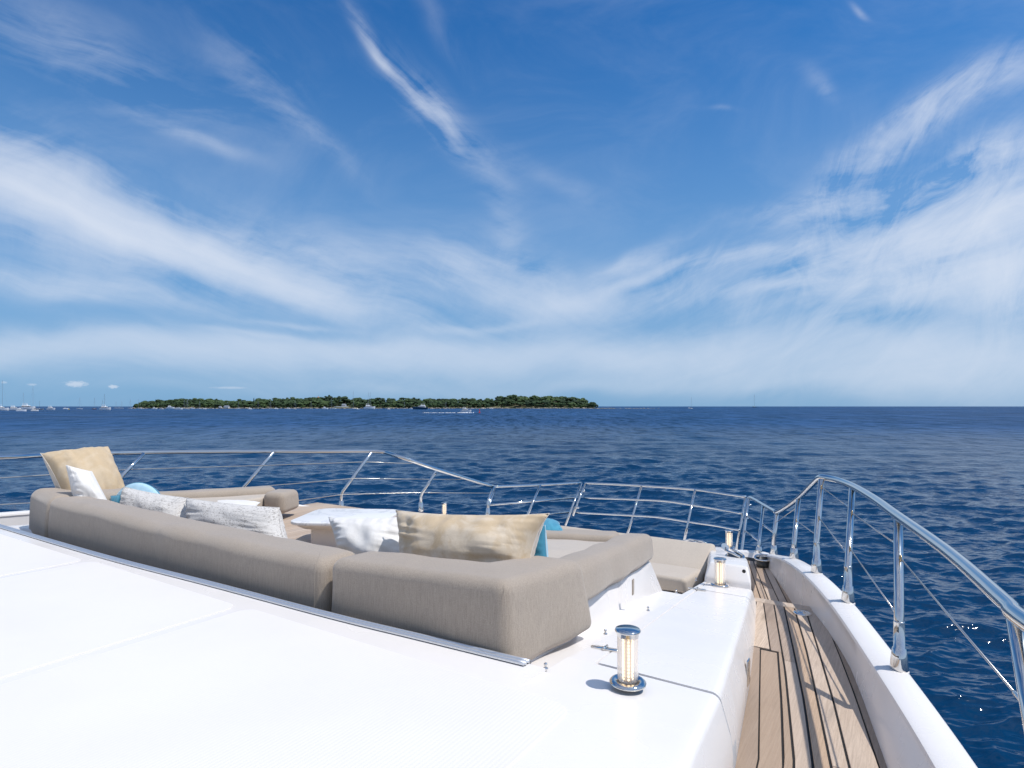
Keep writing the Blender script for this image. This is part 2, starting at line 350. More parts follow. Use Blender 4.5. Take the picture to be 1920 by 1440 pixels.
def catmull(pts, n=6, closed=False):
    out = []
    m_ = len(pts)
    for i in range(m_-1):
        p0 = pts[max(i-1, 0)]; p1 = pts[i]; p2 = pts[i+1]; p3 = pts[min(i+2, m_-1)]
        for k in range(n):
            u = k/n
            out.append(.5*((2*p1)+(-p0+p2)*u+(2*p0-5*p1+4*p2-p3)*u*u+(-p0+3*p1-3*p2+p3)*u**3))
    out.append(pts[-1].copy()); return out
def tube_data(pts, rad, seg=14):
    pts = [Vector(p) for p in pts]; n = len(pts)
    rads = rad if isinstance(rad, (list, tuple)) else [rad]*n
    vs, fs = [], []
    ref = Vector((0, 0, 1))
    prevn = None
    for i, p in enumerate(pts):
        d = (pts[min(i+1, n-1)]-pts[max(i-1, 0)]).normalized()
        if prevn is None:
            ref = Vector((0, 0, 1)) if abs(d.z) < .9 else Vector((1, 0, 0))
            nn = (ref-d*ref.dot(d)).normalized()
        else: nn = (prevn-d*prevn.dot(d)).normalized()
        prevn = nn; bb = d.cross(nn)
        for k in range(seg):
            a = 2*math.pi*k/seg; vs.append(p+(nn*math.cos(a)+bb*math.sin(a))*rads[i])
    for i in range(n-1):
        for k in range(seg):
            a = i*seg+k; b_ = i*seg+(k+1) % seg; fs.append((a, b_, b_+seg, a+seg))
    fs.append(tuple(range(seg))[::-1]); fs.append(tuple(range((n-1)*seg, n*seg)))
    return vs, fs
def tube(pts, rad, seg=14): return mesh(*tube_data(pts, rad, seg))
def merge(*datas):
    vs, fs = [], []
    for v, f in datas:
        k = len(vs); vs += list(v); fs += [tuple(i+k for i in x) for x in f]
    return vs, fs
def lathe(c, prof, seg=32, axis=Vector((0, 0, 1))):
    q = axis.to_track_quat('Z', 'Y'); vs, fs = [], []
    for r_, z in prof:
        for k in range(seg):
            a = 2*math.pi*k/seg; vs.append(Vector(c)+q @ Vector((r_*math.cos(a), r_*math.sin(a), z)))
    n = len(prof)
    for i in range(n-1):
        for k in range(seg):
            a = i*seg+k; b_ = i*seg+(k+1) % seg; fs.append((a, b_, b_+seg, a+seg))
    fs.append(tuple(range(seg))[::-1]); fs.append(tuple(range((n-1)*seg, n*seg)))
    return vs, fs
def box_data(c, sz, rot=0.0):
    cx_, cy_, cz_ = c; sx, sy, sz_ = [v/2 for v in sz]; ca, sa = math.cos(rot), math.sin(rot); vs = []
    for z in (-sz_, sz_):
        for x, y in ((-sx, -sy), (sx, -sy), (sx, sy), (-sx, sy)): vs.append((cx_+x*ca-y*sa, cy_+x*sa+y*ca, cz_+z))
    return vs, [(3, 2, 1, 0), (4, 5, 6, 7), (0, 1, 5, 4), (1, 2, 6, 5), (2, 3, 7, 6), (3, 0, 4, 7)]
def prism_data(top, bot):
    n = len(top); vs = list(top)+list(bot)
    fs = [tuple(range(n)), tuple(range(n, 2*n))[::-1]]
    for i in range(n): j = (i+1) % n; fs.append((j, i, i+n, j+n))
    return vs, fs
def bevelled(data, w_, seg=4, smooth=True, cuts=0, disp=0.0, dscale=.25):
    me = mesh(*data); bm = bmesh.new(); bm.from_mesh(me); bmesh.ops.recalc_face_normals(bm, faces=bm.faces)
    bmesh.ops.bevel(bm, geom=list(bm.edges), offset=w_, segments=seg, profile=.5, affect='EDGES', clamp_overlap=True)
    if cuts:
        bmesh.ops.triangulate(bm, faces=[f for f in bm.faces if len(f.verts) > 4])
        for _ in range(4):
            es = [e for e in bm.edges if e.calc_length() > cuts]
            if not es: break
            bmesh.ops.subdivide_edges(bm, edges=es, cuts=1, use_grid_fill=True)
        bmesh.ops.triangulate(bm, faces=[f for f in bm.faces if len(f.verts) > 4])
        bm.normal_update()
        if disp:
            mv = [(v, v.normal*disp*mnoise.noise(v.co/dscale)) for v in bm.verts]
            for v, d in mv: v.co += d
    bm.to_mesh(me); bm.free()
    if smooth: me.polygons.foreach_set('use_smooth', [True]*len(me.polygons))
    return me
def flat_smooth(me, ang=35):
    me.polygons.foreach_set('use_smooth', [True]*len(me.polygons))
    me.set_sharp_from_angle(angle=R(ang))
    return me
def interp(tab, x):
    if x <= tab[0][0]: a, b_ = tab[0], tab[1]
    elif x >= tab[-1][0]: a, b_ = tab[-2], tab[-1]
    else:
        for a, b_ in zip(tab, tab[1:]):
            if a[0] <= x <= b_[0]: break
    u = (x-a[0])/(b_[0]-a[0]); return a[1]+(b_[1]-a[1])*u
def interp_c(tab, x): return interp(tab, min(max(x, tab[0][0]), tab[-1][0]))

# ------------------------------------------------------------------ SEA
def build_sea():
    fine = np.radians(np.arange(-50, 50.001, .12)); rest = np.radians(np.arange(55, 306, 3.0))
    ang = np.concatenate([fine, rest]); na = len(ang)
    KP = CAMZ*F*1024/1920; rr = np.concatenate([KP/np.linspace(1150, 375, 60), KP/np.arange(374, .95, -.45), [5000, 12000, 30000, 80000]]); nr = len(rr)
    A, RR = np.meshgrid(ang, rr)
    Xc = RR*np.sin(A); Zc = RR*np.cos(A)
    X = Xc*cs-Zc*sn; Y = Xc*sn+Zc*cs
    dr = RR*RR/KP*.45; dr[:60] = RR[:60]*.02
    dr = np.maximum(dr, RR*np.radians(.12)); dr[:, len(fine):] = np.maximum(dr[:, len(fine):], RR[:, len(fine):]*.05)
    rng = np.random.RandomState(5); Z = np.zeros_like(X); DX = np.zeros_like(X); DY = np.zeros_like(X)
    base = math.atan2(cs, -sn)
    wave_dir = base + R(186)
    for lam in np.geomspace(.13, 8, 125):
        th = wave_dir + rng.normal(0, .48); k = 2*math.pi/lam
        slope = .048 if lam < 1.0 else .048*(1.0/lam)**.80
        a = slope/k; ph = rng.rand()*6.28; att = np.clip((lam/dr-1.8)/1.2, 0, 1)
        arg = k*(X*math.cos(th)+Y*math.sin(th))+ph
        Z += a*att*np.cos(arg); DX -= .9*a*att*math.cos(th)*np.sin(arg); DY -= .9*a*att*math.sin(th)*np.sin(arg)
    co = np.stack([X+DX, Y+DY, Z], -1).reshape(-1, 3)
    n_r = len(rr); i = np.arange(n_r-1)[:, None]*na; j = np.arange(na)[None, :]; j2 = (j+1) % na
    q = np.stack([i+j, i+j2, i+na+j2, i+na+j], -1).reshape(-1, 4)[:, ::-1]
    me = bpy.data.meshes.new('sea'); me.vertices.add(len(co)); me.vertices.foreach_set('co', co.ravel())
    me.loops.add(q.size); me.loops.foreach_set('vertex_index', q.ravel().astype(np.int32))
    me.polygons.add(len(q)); me.polygons.foreach_set('loop_start', np.arange(0, q.size, 4, dtype=np.int32)); me.polygons.foreach_set('loop_total', np.full(len(q), 4, np.int32))
    me.polygons.foreach_set('use_smooth', np.ones(len(q), bool)); me.update(calc_edges=True)
    return struct(link('sea', me, 'sea_water'))
build_sea()

# ------------------------------------------------------------------ YACHT: hull, decks
HD, HD2 = 1.28, 1.42
def seam(h, *pp):
    return sorted((P(x, y, h).y, P(x, y, h).x) for x, y in pp)
def aft_ext(tab, off):     # carry a seam aft of the picture parallel to the deck edges
    return [(-2.2, tab[0][1]+off)] + [(0.6, tab[0][1]+off*.72)] + tab
SY = P(1480, 1133, HD).y
outer = seam(HD, (1650, 1440), (1604, 1304), (1575, 1229), (1540, 1143))
s7 = aft_ext(outer, .52)
fwd_px = [((1398, 1062), (1416, 1128)), ((1406, 1062), (1428, 1128)), ((1416, 1062), (1442, 1128)), ((1431, 1062), (1461, 1128)), ((1443, 1062), (1476, 1128)), ((1458, 1062), (1499, 1128)), ((1470, 1062), (1516, 1128))]
fsm = [seam(HD2, *q) for q in fwd_px]
FOOT = [(y, x+.03) for y, x in s7 if y < SY-.05]+[(SY+.05, interp(fsm[-1], SY+.05)+.05), (5.4, interp(fsm[-1], 5.4)+.03), (6.1, interp(fsm[-1], 6.1))]
GW = [Vh(.62, -2.2, 1.02), Vh(.52, -.6, 1.06), Vh(.40, .8, 1.09), Vh(.26, 1.73, 1.10), Vh(.15, 2.27, 1.10), Vh(-.02, 2.94, 1.10), Vh(-.262, 3.80, 1.10), Vh(-.47, 4.38, 1.10), Vh(-.71, 5.10, 1.19), Vh(-.93, 5.72, 1.32), Vh(-1.03, 5.97, 1.38)]
GWc = catmull(GW, 8)
port_gw = [Vh(-6.25, -1.0, .80), P(0, 962, .88), P(150, 960, .93), P(270, 959, .965), P(400, 958.5, 1.00), P(513, 957.5, 1.045), P(640, 958, 1.10), P(740, 961, 1.16), P(830, 966, 1.24), P(915, 968, 1.38)]
PGc = catmull(port_gw, 8)
def bulwark(path, side, hd_of, name):
    n = len(path); vs, fs = [], []
    rows = []
    for i, p in enumerate(path):
        d = (path[min(i+1, n-1)]-path[max(i-1, 0)]); d.z = 0; d.normalize(); o = Vector((d.y, -d.x, 0))*side   # outward
        zd = CAMZ-hd_of(p.y); wI, wO = .056, .060
        if side > 0:
            fo = min((interp(FOOT, p.y)-p.x)/max(o.x, .5), -wI-.01)
            prof = [(fo, zd-.02), (fo*.97-wI*.03, zd+.02), (fo*.45-wI*.55, (zd+p.z)/2)]
        else: prof = [(-wI-.03, zd-.02), (-wI-.025, zd), (-wI-.012, (zd+p.z)/2)]
        prof += [(-wI-.004, p.z-.030), (-wI-.012, p.z-.020), (-wI-.008, p.z-.006), (-wI+.004, p.z), (0, p.z+.004), (wO-.012, p.z), (wO, p.z-.010), (wO+.002, p.z-.06), (wO-.05, p.z-.7), (wO-.35, -.4)]
        rows.append([Vector((p.x, p.y, 0))+o*a+Vector((0, 0, z)) for a, z in prof])
    k = len(rows[0])
    for r_ in rows: vs += r_
    for i in range(n-1):
        for j in range(k-1): a = i*k+j; fs.append((a, a+1, a+k+1, a+k))
    me = mesh(vs, fs); bm = bmesh.new(); bm.from_mesh(me); bmesh.ops.recalc_face_normals(bm, faces=bm.faces); bm.to_mesh(me); bm.free()
    o = link(name, me, 'gelcoat'); flat_smooth(me, 40); return struct(o)
bulwark(GWc, 1, lambda y: HD if y < SY else HD2, 'bulwark')
bulwark(PGc, -1, lambda y: 1.45, 'bulwark')
# closing piece of the bulwark at the forward end of the side deck
cap = [Vh(-1.03, 5.97, 1.38), Vh(-1.10, 6.02, 1.385), Vh(-1.22, 6.03, 1.39), Vh(-1.40, 6.00, 1.40)]
capc = catmull(cap, 5); vs = []; 
for i, p in enumerate(capc):
    for dy, z in ((-.10, CAMZ-1.45), (-.055, p.z-.02), (-.045, p.z), (.06, p.z), (.07, p.z-.4)): vs.append(Vector((p.x, p.y+dy, z)))
fs = [(i*5+j, i*5+j+1, (i+1)*5+j+1, (i+1)*5+j) for i in range(len(capc)-1) for j in range(4)]
struct(link('bulwark_end', flat_smooth(mesh(vs, fs)), 'gelcoat'))
# bow: hull flank and bow deck (lower)
bowS = [Vh(-.98, 5.9, 1.72), Vh(-1.25, 6.6, 1.74), Vh(-1.46, 7.2, 1.76), Vh(-1.75, 7.55, 1.78), Vh(-2.25, 7.75, 1.79), Vh(-2.8, 7.8, 1.79), Vh(-3.3, 7.7, 1.78), Vh(-3.75, 7.3, 1.76), Vh(-4.1, 6.5, 1.6), Vh(-4.3, 5.9, 1.45)]
bowc = catmull(bowS, 6)
cen = Vector((-2.7, 5.0, 0)); vs, fs = [], []
for p in bowc:
    o = (Vector((p.x, p.y, 0))-cen).normalized()
    vs += [p, Vector((p.x, p.y, p.z-.1))+o*.03, Vector((p.x, p.y, p.z-.5))-o*.05, Vector((p.x, p.y, -.4))-o*.6]
fs = [(i*4+j, i*4+j+1, (i+1)*4+j+1, (i+1)*4+j) for i in range(len(bowc)-1) for j in range(3)]
struct(link('bow', flat_smooth(mesh(vs, fs)), 'hull_paint'))
fs = [tuple(range(len(bowc)))]
struct(link('bow_deck', mesh([Vector((p.x, p.y, CAMZ-1.79)) for p in bowc], fs), 'gelcoat'))
# underlying deck plate for the whole boat (white)
pl = [(-6.2, -2.2), (.5, -2.2), (.2, 1.7), (-.05, 2.9), (-.28, 3.8), (-.5, 4.4), (-1.0, 5.9), (-4.2, 5.9), (-4.9, 4.6), (-5.5, 3.6), (-6.0, 2.4)]
struct(link('fore_deck', mesh(*prism_data([Vh(a, b_, 1.56) for a, b_ in pl], [Vh(a, b_, 1.75) for a, b_ in pl])), 'gelcoat'))

tr_px = [(0, 985), (200, 1043), (400, 1094), (625, 1153), (800, 1195), (991, 1241)]
tp = [P(x, y, .872)+Vector((0, -.015, 0)) for x, y in tr_px]; tp = [tp[0]+(tp[0]-tp[1])*.4]+tp
tpc = catmull(tp, 8)
# --- coach roof, side lockers: lofted along y
def hf(f): return .88 if f < 1.70 else .88+.13*(f-1.70)
def edge(f): return interp([(-3, -.40), (1.3, -.415), (1.92, -.47), (4.2, -.815)], f)
def inner(f): return interp([(-3, -1.0), (1.72, -1.0), (4.2, -1.13)], f)
def side_prof(f, hoff=0.0):
    e, h = edge(f), hf(f)+hoff; pr = [(e-.055, h), (e-.03, h)]
    for a in range(1, 6):
        th = R(72)*a/5; pr.append((e-.03+.032*math.sin(th), h+.032*(1-math.cos(th))))
    pr += [(e+.028, h+.115), (e+.036, h+.16), (e+.038, h+.23), (e+.012, HD+.0), (e+.010, HD+.05)]
    return pr
def loft(stations, x_in, hoff=0.0, bev=.006, skirt=None):
    rows = []
    def row(f, fy, k=0.0):
        pr = [(x_in(f), hf(f)+hoff)] + side_prof(f, hoff); return [Vh(x-(k if i else -k), fy, h+k) for i, (x, h) in enumerate(pr)]
    if skirt:   # rounded ends
        rows.append([v+Vector((0, 0, -.05)) for v in row(stations[0], stations[0], bev)])
        rows.append(row(stations[0], stations[0], bev)); rows.append(row(stations[0], stations[0]+bev*.3, bev*.3))
        for f in stations[1:-1]: rows.append(row(f, f))
        rows.append(row(stations[-1], stations[-1]-bev*.3, bev*.3)); rows.append(row(stations[-1], stations[-1], bev))
        rows.append([v+Vector((0, 0, -.05)) for v in row(stations[-1], stations[-1], bev)])
        rows = [[r_[0]+Vector((0, 0, -.05))]+r_ for r_ in rows]
    else:
        for f in stations: rows.append(row(f, f))
        rows = [[r_[0]+Vector((0, 0, -.6))]+r_ for r_ in rows]
    k = len(rows[0]); vs = [v for r_ in rows for v in r_]
    return vs, [(i*k+j, (i+1)*k+j, (i+1)*k+j+1, i*k+j+1) for i in range(len(rows)-1) for j in range(k-1)]
def fr(a, b_, n): return [a+(b_-a)*i/(n-1) for i in range(n)]
LA, LB = 1.955, 3.86
# roof aft: one thing with the port flat
roofA = loft(fr(-2.5, LA-.024, 14), inner)
flat_top = [Vh(-5.75, -2.5, .88), Vh(-1.0, -2.5, .88), Vh(-1.0, 1.745, .88)]+[Vh(p.x, p.y+.02, .88) for p in reversed(tpc) if p.x > -5.7]+[Vh(-5.75, 1.62, .88)]
flat_bot = [Vh(-5.95, -2.5, 1.45), Vh(-1.0, -2.5, 1.45), Vh(-1.0, 1.745, 1.45)]+[Vh(p.x, p.y+.02, 1.45) for p in reversed(tpc) if p.x > -5.7]+[Vh(-5.95, 1.62, 1.45)]
struct(link('coach_roof', flat_smooth(mesh(*merge(roofA, prism_data(flat_top, flat_bot))), 32), 'gelcoat'))
# core below locker (gap colour) and the fixed shoulder that carries the snaps
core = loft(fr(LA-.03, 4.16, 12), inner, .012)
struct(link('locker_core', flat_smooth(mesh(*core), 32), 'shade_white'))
def lid_in(f): return interp([(1.95, -.905), (3.75, -1.06)], f)
sh_top = []; n_ = 12
for f in fr(LA-.024, 4.16, n_): sh_top.append((inner(f), lid_in(f)-.006, f))
vs = []; 
for a, b_, f in sh_top: vs += [Vh(a, f, hf(f)+.5), Vh(a, f, hf(f)+.006), Vh(a+.006, f, hf(f)), Vh(b_-.004, f, hf(f)), Vh(b_, f, hf(f)+.006), Vh(b_, f, hf(f)+.02)]
struct(link('locker_shoulder', flat_smooth(mesh(vs, [(i*6+j, (i+1)*6+j, (i+1)*6+j+1, i*6+j+1) for i in range(n_-1) for j in range(5)])), 'gelcoat'))
lid = thing('locker_lid', 'big white locker lid beside the teak side deck, between the two nearest lamps', 'lid', None, (-.7, 2.9, CAMZ-1.05))
part('lid_panel', flat_smooth(mesh(*loft(fr(LA, LB-.05, 14), lid_in, 0, .007, True)), 40), 'gelcoat', lid)
struct(link('locker_end', flat_smooth(mesh(*loft(fr(LB-.043, 4.16, 5), lid_in, 0, .007, True)), 40), 'gelcoat'))
# passage floor
vs = []
for f in fr(1.70, 3.83, 8): vs += [Vh(-2.0, f, hf(f)+.055), Vh(inner(f)+.0, f, hf(f)+.055)]
fs = [(2*i, 2*i+2, 2*i+3, 2*i+1) for i in range(7)]
k = len(vs); vs += [Vh(-2.0, 3.83, 1.56), Vh(inner(3.83), 3.83, 1.56)]; fs.append((k-2, k, k+1, k-1))
struct(link('passage_floor', mesh(vs, fs), 'gelcoat'))
# non slip panels on the roof
def panel(xa, xb, ya, yb, rc=.06):
    pts = []
    for cx_, cy_, a0 in ((xb-rc, yb-rc, 0), (xa+rc, yb-rc, 90), (xa+rc, ya+rc, 180), (xb-rc, ya+rc, 270)):
        for k in range(6): a = R(a0+90*k/5); pts.append((cx_+rc*math.cos(a), cy_+rc*math.sin(a)))
    top = [Vh(x, y, .8772) for x, y in pts]; bot = [Vh(x, y, .8805) for x, y in pts]
    return bevelled(prism_data(top, bot), .001, 1, False)
for xa, xb, yb in ((-2.38, -.80, 1.56), (-3.85, -2.44, 1.55), (-5.35, -3.91, 1.53)):
    o = link('nonslip_panel', panel(xa, xb, -2.4, yb), 'nonslip'); struct(o)
# small latch in the locker flank
lt = P(1411, 1262, 1.16)
tag(link('flush_latch', bevelled(box_data((edge(lt.y)+.040, lt.y, lt.z), (.008, .05, .11)), .003, 2), 'chrome'), 'narrow chrome latch set in the white locker flank beside the teak', 'latch')

# --- console with cleat
ctop = [(-1.10, 4.20, 1.07), (-.850, 4.20, 1.07), (-1.0, 4.9, 1.19), (-1.18, 5.6, 1.31), (-1.38, 6.30, 1.44), (-1.60, 6.34, 1.45), (-1.46, 5.6, 1.31), (-1.28, 4.9, 1.19)]
cbot = [(-1.12, 4.10, 1.60), (-.80, 4.10, 1.60), (-.965, 4.9, 1.60), (-1.145, 5.6, 1.6), (-1.35, 6.36, 1.60), (-1.64, 6.40, 1.60), (-1.50, 5.6, 1.6), (-1.31, 4.9, 1.6)]
cmid = [(-1.115, 4.125, 1.16), (-.815, 4.125, 1.16), (-.975, 4.9, 1.27), (-1.155, 5.6, 1.39), (-1.36, 6.34, 1.50), (-1.62, 6.38, 1.50), (-1.49, 5.6, 1.39), (-1.30, 4.9, 1.27)]
vs = [Vh(*a) for a in ctop+cmid+cbot]; fs = [tuple(range(8))]
for k in (0, 8):
    for i in range(8): j = (i+1) % 8; fs.append((k+j, k+i, k+i+8, k+j+8))
cons = link('console', bevelled((vs, fs), .014, 3), 'gelcoat'); flat_smooth(cons.data, 30)
tag(cons, 'white raised moulding carrying a lamp and pop-up cleat at the head of the side deck', 'moulding')
o = part('drain', mesh(*lathe(PF(1396, 1069+1, 4.112)+Vector((0, -.016, 0)), [(.012, 0), (.012, .004), (.006, .006)], 12, Vector((0, -1, 0)))), 'rubber', None); o.parent = cons
# recessed pop-up cleat
cc = PZ(1378, 1054, 4.75); cc.z = CAMZ-interp([(4.2, 1.07), (4.9, 1.19)], cc.y)+.002
cl = thing('popup_cleat', 'polished pop-up cleat with its mirror lid raised on the white moulding', 'cleat', None, tuple(cc))
part('base_plate', mesh(*lathe(cc, [(.075, 0), (.075, .008), (.062, .013), (.055, .008), (.0, .008)], 28, Vector((.0, -.16, 1)).normalized())), 'chrome', cl, True)
part('well', mesh(*lathe(cc+Vector((0, 0, .009)), [(.05, 0), (.05, .003), (.0, .003)], 24, Vector((.0, -.16, 1)).normalized())), 'dark_metal', cl)
lidc = cc+Vector((-.09, .05, .055))
part('mirror_lid', mesh(*lathe(lidc, [(.032, 0), (.034, .004), (.032, .008)], 24, Vector((.55, -.55, .62)).normalized())), 'chrome', cl)
part('hinge_arm', mesh(*tube_data([cc+Vector((-.05, .02, .01)), cc+Vector((-.07, .03, .05)), lidc], .007, 8)), 'chrome', cl, True)
part('horn', mesh(*tube_data([cc+Vector((-.06, -.03, .05)), cc+Vector((.05, -.05, .015))], [.009, .011], 10)), 'chrome', cl, True)
part('horn', mesh(*tube_data([cc+Vector((-.035, .0, .065)), cc+Vector((.06, .0, .02))], [.009, .011], 10)), 'chrome', cl, True)

wh = thing('added_wheelhouse', 'unseen deckhouse added behind the roof, dark for the chrome to reflect', 'added_wheelhouse', None, (-2.7, -1.7, CAMZ-.88))  # unseen superstructure, added to darken the chrome's reflections and cut the fill
def slab(y0, y1, z0, z1, xa, xb, xa2, xb2): return prism_data([Vector((xa2, y1, z1)), Vector((xb2, y1, z1)), Vector((xb2, -4.5, z1)), Vector((xa2, -4.5, z1))], [Vector((xa, y0, z0)), Vector((xb, y0, z0)), Vector((xb, -4.5, z0)), Vector((xa, -4.5, z0))])
part('coaming', mesh(*slab(-1.45, -1.55, CAMZ-.9, CAMZ-.74, -5.5, -.42, -5.45, -.46)), 'gelcoat', wh)
part('added_windscreen', mesh(*slab(-1.6, -2.4, CAMZ-.74, CAMZ+.45, -5.4, -.50, -5.1, -.75)), 'boat_window', wh)
part('added_cabin_roof', mesh(*slab(-2.2, -2.3, CAMZ+.45, CAMZ+.65, -5.3, -.6, -5.2, -.7)), 'gelcoat', wh)
# ------------------------------------------------------------------ side deck planks
wall = [(-2.2, edge(-2)+.02), (1.0, edge(1.0)+.02), (1.92, edge(1.92)+.014), (4.5, edge(4.5)+.02)]
s1 = aft_ext(seam(HD, (1421, 1440), (1423, 1316), (1425, 1222)), .06)
s2 = aft_ext(seam(HD, (1469, 1440), (1465, 1316), (1459, 1234)), .18)
s2f = seam(HD, (1444, 1217), (1438, 1175), (1433, 1141))
s3 = aft_ext(seam(HD, (1490, 1440), (1472, 1256), (1452, 1140)), .26)
s4 = aft_ext(seam(HD, (1525, 1440), (1508, 1316), (1490, 1228), (1471, 1141)), .34)
s5 = aft_ext(seam(HD, (1559, 1440), (1526, 1282), (1511, 1215), (1490, 1142)), .42)
s6 = aft_ext(seam(HD, (1593, 1440), (1563, 1316), (1532, 1210), (1513, 1150)), .48)
ck = [(interp(wall, f)-.05, f) for f in (-2.2, 1.9, SY-.02)]+[(interp(s7, f)+.045, f) for f in (SY-.02, 3.6, 3.0, 2.4, 1.5, 0.6, -2.2)]
struct(link('deck_caulking', mesh(*prism_data([Vh(x, f, HD+.006) for x, f in ck], [Vh(x, f, HD+.1) for x, f in ck])), 'caulk'))
sdk = thing('side_deck', 'teak side deck', 'deck'); del sdk['label'], sdk['category']; struct(sdk)
for i_, (mul, nm) in enumerate((((1, 1, 1), 'teak_pale'), ((.93, .86, .78), 'teak_honey'), ((.72, .70, .70), 'teak_grey'), ((.80, .76, .72), 'teak_brown'))):
    mm = MATS['teak'].copy(); mm.name = nm; MATS[nm] = mm; tt_ = NT(mm.node_tree); bb_ = tt_.n['Principled BSDF']
    src = bb_.inputs['Base Color'].links[0].from_socket; tt_.l.new(tt_.mix(1.0, src, mul, 'MULTIPLY'), bb_.inputs['Base Color'])
PK = [0]; PSEQ = ['teak_pale', 'teak_honey', 'teak_grey', 'teak_pale', 'teak_brown', 'teak_pale', 'teak_grey', 'teak_honey', 'teak_brown', 'teak_pale', 'teak_grey']
def plank(sa, sb, f0, f1, h, parent, gap=.0046, name='plank'):
    n = max(3, int((f1-f0)/.18)+2); top = []; bot = []
    fs_ = fr(f0+.0015, f1-.0015, n); vs = []
    for f in fs_:
        a, b_ = interp(sa, f)+gap, interp(sb, f)-gap
        vs += [Vh(a, f, h+.012), Vh(a, f, h+.0015), Vh(a+.0015, f, h), Vh(b_-.0015, f, h), Vh(b_, f, h+.0015), Vh(b_, f, h+.012)]
    F_ = [(i*6+j, i*6+j+1, (i+1)*6+j+1, (i+1)*6+j) for i in range(n-1) for j in range(5)]
    F_ += [tuple(range(6))[::-1], tuple(range((n-1)*6, n*6))]
    me = mesh(vs, F_); bm = bmesh.new(); bm.from_mesh(me); bmesh.ops.recalc_face_normals(bm, faces=bm.faces); bm.to_mesh(me); bm.free()
    PK[0] += 1; o = link(name, me, PSEQ[PK[0] % len(PSEQ)]); o.parent = parent; return o
def run(sa, sb, cuts, h, parent, gap=.0046):
    for a, b_ in zip(cuts, cuts[1:]): plank(sa, sb, a, b_, h, parent, gap)
FJ = P(1455, 1221, HD).y; E = SY-.06
run(wall, s1, (-2.2, .9, FJ), HD, sdk, .0012); run(s1, s2, (-2.2, .4, FJ-.02), HD, sdk, .0045)
run(wall, s2f, (FJ+.01, E), HD, sdk, .003); run(s2f, s3, (FJ, E), HD, sdk, .0035)
run(s2, s3, (-2.2, 1.2, FJ), HD, sdk); run(s3, s4, (-2.2, P(1485, 1241, HD).y, E), HD, sdk)
run(s4, s5, (-2.2, .2, E), HD, sdk); run(s5, s6, (-2.2, P(1540, 1430, HD).y, E), HD, sdk); run(s6, s7, (-2.2, 1.6, E), HD, sdk)
outer2 = [(y, x+.5) for y, x in s7]
plank(s7, [(y, x+.05) for y, x in s7], -2.2, E, HD, sdk, .002)
nose = [(4.40, -.9), (4.60, -.9)]
nx0, nx1 = interp(wall, SY)-.02, interp(s7, SY)+.05
pn = bevelled(prism_data([Vh(nx0, SY-.055, HD-.001), Vh(nx1, SY-.055, HD-.001), Vh(nx1-.02, SY+.03, HD-.001), Vh(nx0, SY+.03, HD-.001)], [Vh(nx0, SY-.055, HD2+.02), Vh(nx1, SY-.055, HD2+.02), Vh(nx1-.02, SY+.03, HD2+.02), Vh(nx0, SY+.03, HD2+.02)]), .008, 3)
o = link('step_nosing', pn, 'teak'); o.parent = sdk
# lower forward part
fd = thing('forward_side_deck', 'x', 'x'); del fd['label'], fd['category']; struct(fd)
struct(link('deck_caulking', mesh([Vh(interp(fsm[0], SY)-.06, SY, HD2+.006), Vh(interp(fsm[-1], SY)+.10, SY, HD2+.006), Vh(interp(fsm[-1], 5.95)+.10, 5.95, HD2+.006), Vh(interp(fsm[0], 5.95)-.08, 5.95, HD2+.006)], [(0, 1, 2, 3)]), 'caulk'))
for k, (a, b_) in enumerate(zip(fsm, fsm[1:])): run(a, b_, (SY+.03, 5.80) if k != 2 else (SY+.03, 5.0, 5.80), HD2, fd, .004)
plank(fsm[-1], [(y, x+.08) for y, x in fsm[-1]], SY+.03, 5.80, HD2, fd, .004)
plank([(y, x-.06) for y, x in fsm[0]], fsm[0], SY+.03, 5.80, HD2, fd, .004)
# filler cap and hawse
fc = P(1511, 1151, HD)+Vector((-.02, 0, 0))
o = link('deck_filler_cap', mesh(*lathe(fc, [(.052, -.002), (.052, .004), (.040, .008), (.034, .006), (.012, .006), (.010, .010), (.0, .010)], 28)), 'chrome', None, True)
tag(o, 'round polished filler cap set in the teak near the step', 'filler cap')
hw = PZ(1431, 1052, 5.30)
hs = thing('hawse_hole', 'dark chrome-rimmed hawse opening in the white bulwark below a stanchion', 'fairlead', None, tuple(hw))
part('rim', tube([hw+Vector((.070*math.cos(R(a)), .070*math.sin(R(a)), .03+.012*math.sin(R(a)))) for a in range(0, 361, 20)], .008, 8), 'chrome', hs, True)
part('bucket', mesh(*lathe(hw+Vector((0, 0, -.10)), [(.040, 0), (.052, .04), (.068, .125), (.060, .124), (.03, .05)], 20)), 'dark_metal', hs, True)

# ------------------------------------------------------------------ aluminium trim along the roof front
tt = thing('roof_edge_trim', 'grey aluminium trim strip running along the front edge of the white roof', 'trim', None, tuple(tp[-1]))
part('rear_rib', tube(tpc, .0055, 10), 'brushed_alloy', tt, True)
part('front_rib', tube([p+Vector((0, .020, .0)) for p in tpc], .0065, 10), 'brushed_alloy', tt, True)
vs = []
for p in tpc: vs += [p+Vector((0, -.012, -.004)), p+Vector((0, -.012, .001)), p+Vector((0, .032, .001)), p+Vector((0, .032, -.02))]
part('channel', mesh(vs, [(i*4+j, i*4+j+1, (i+1)*4+j+1, (i+1)*4+j) for i in range(len(tpc)-1) for j in range(3)]), 'brushed_alloy', tt)

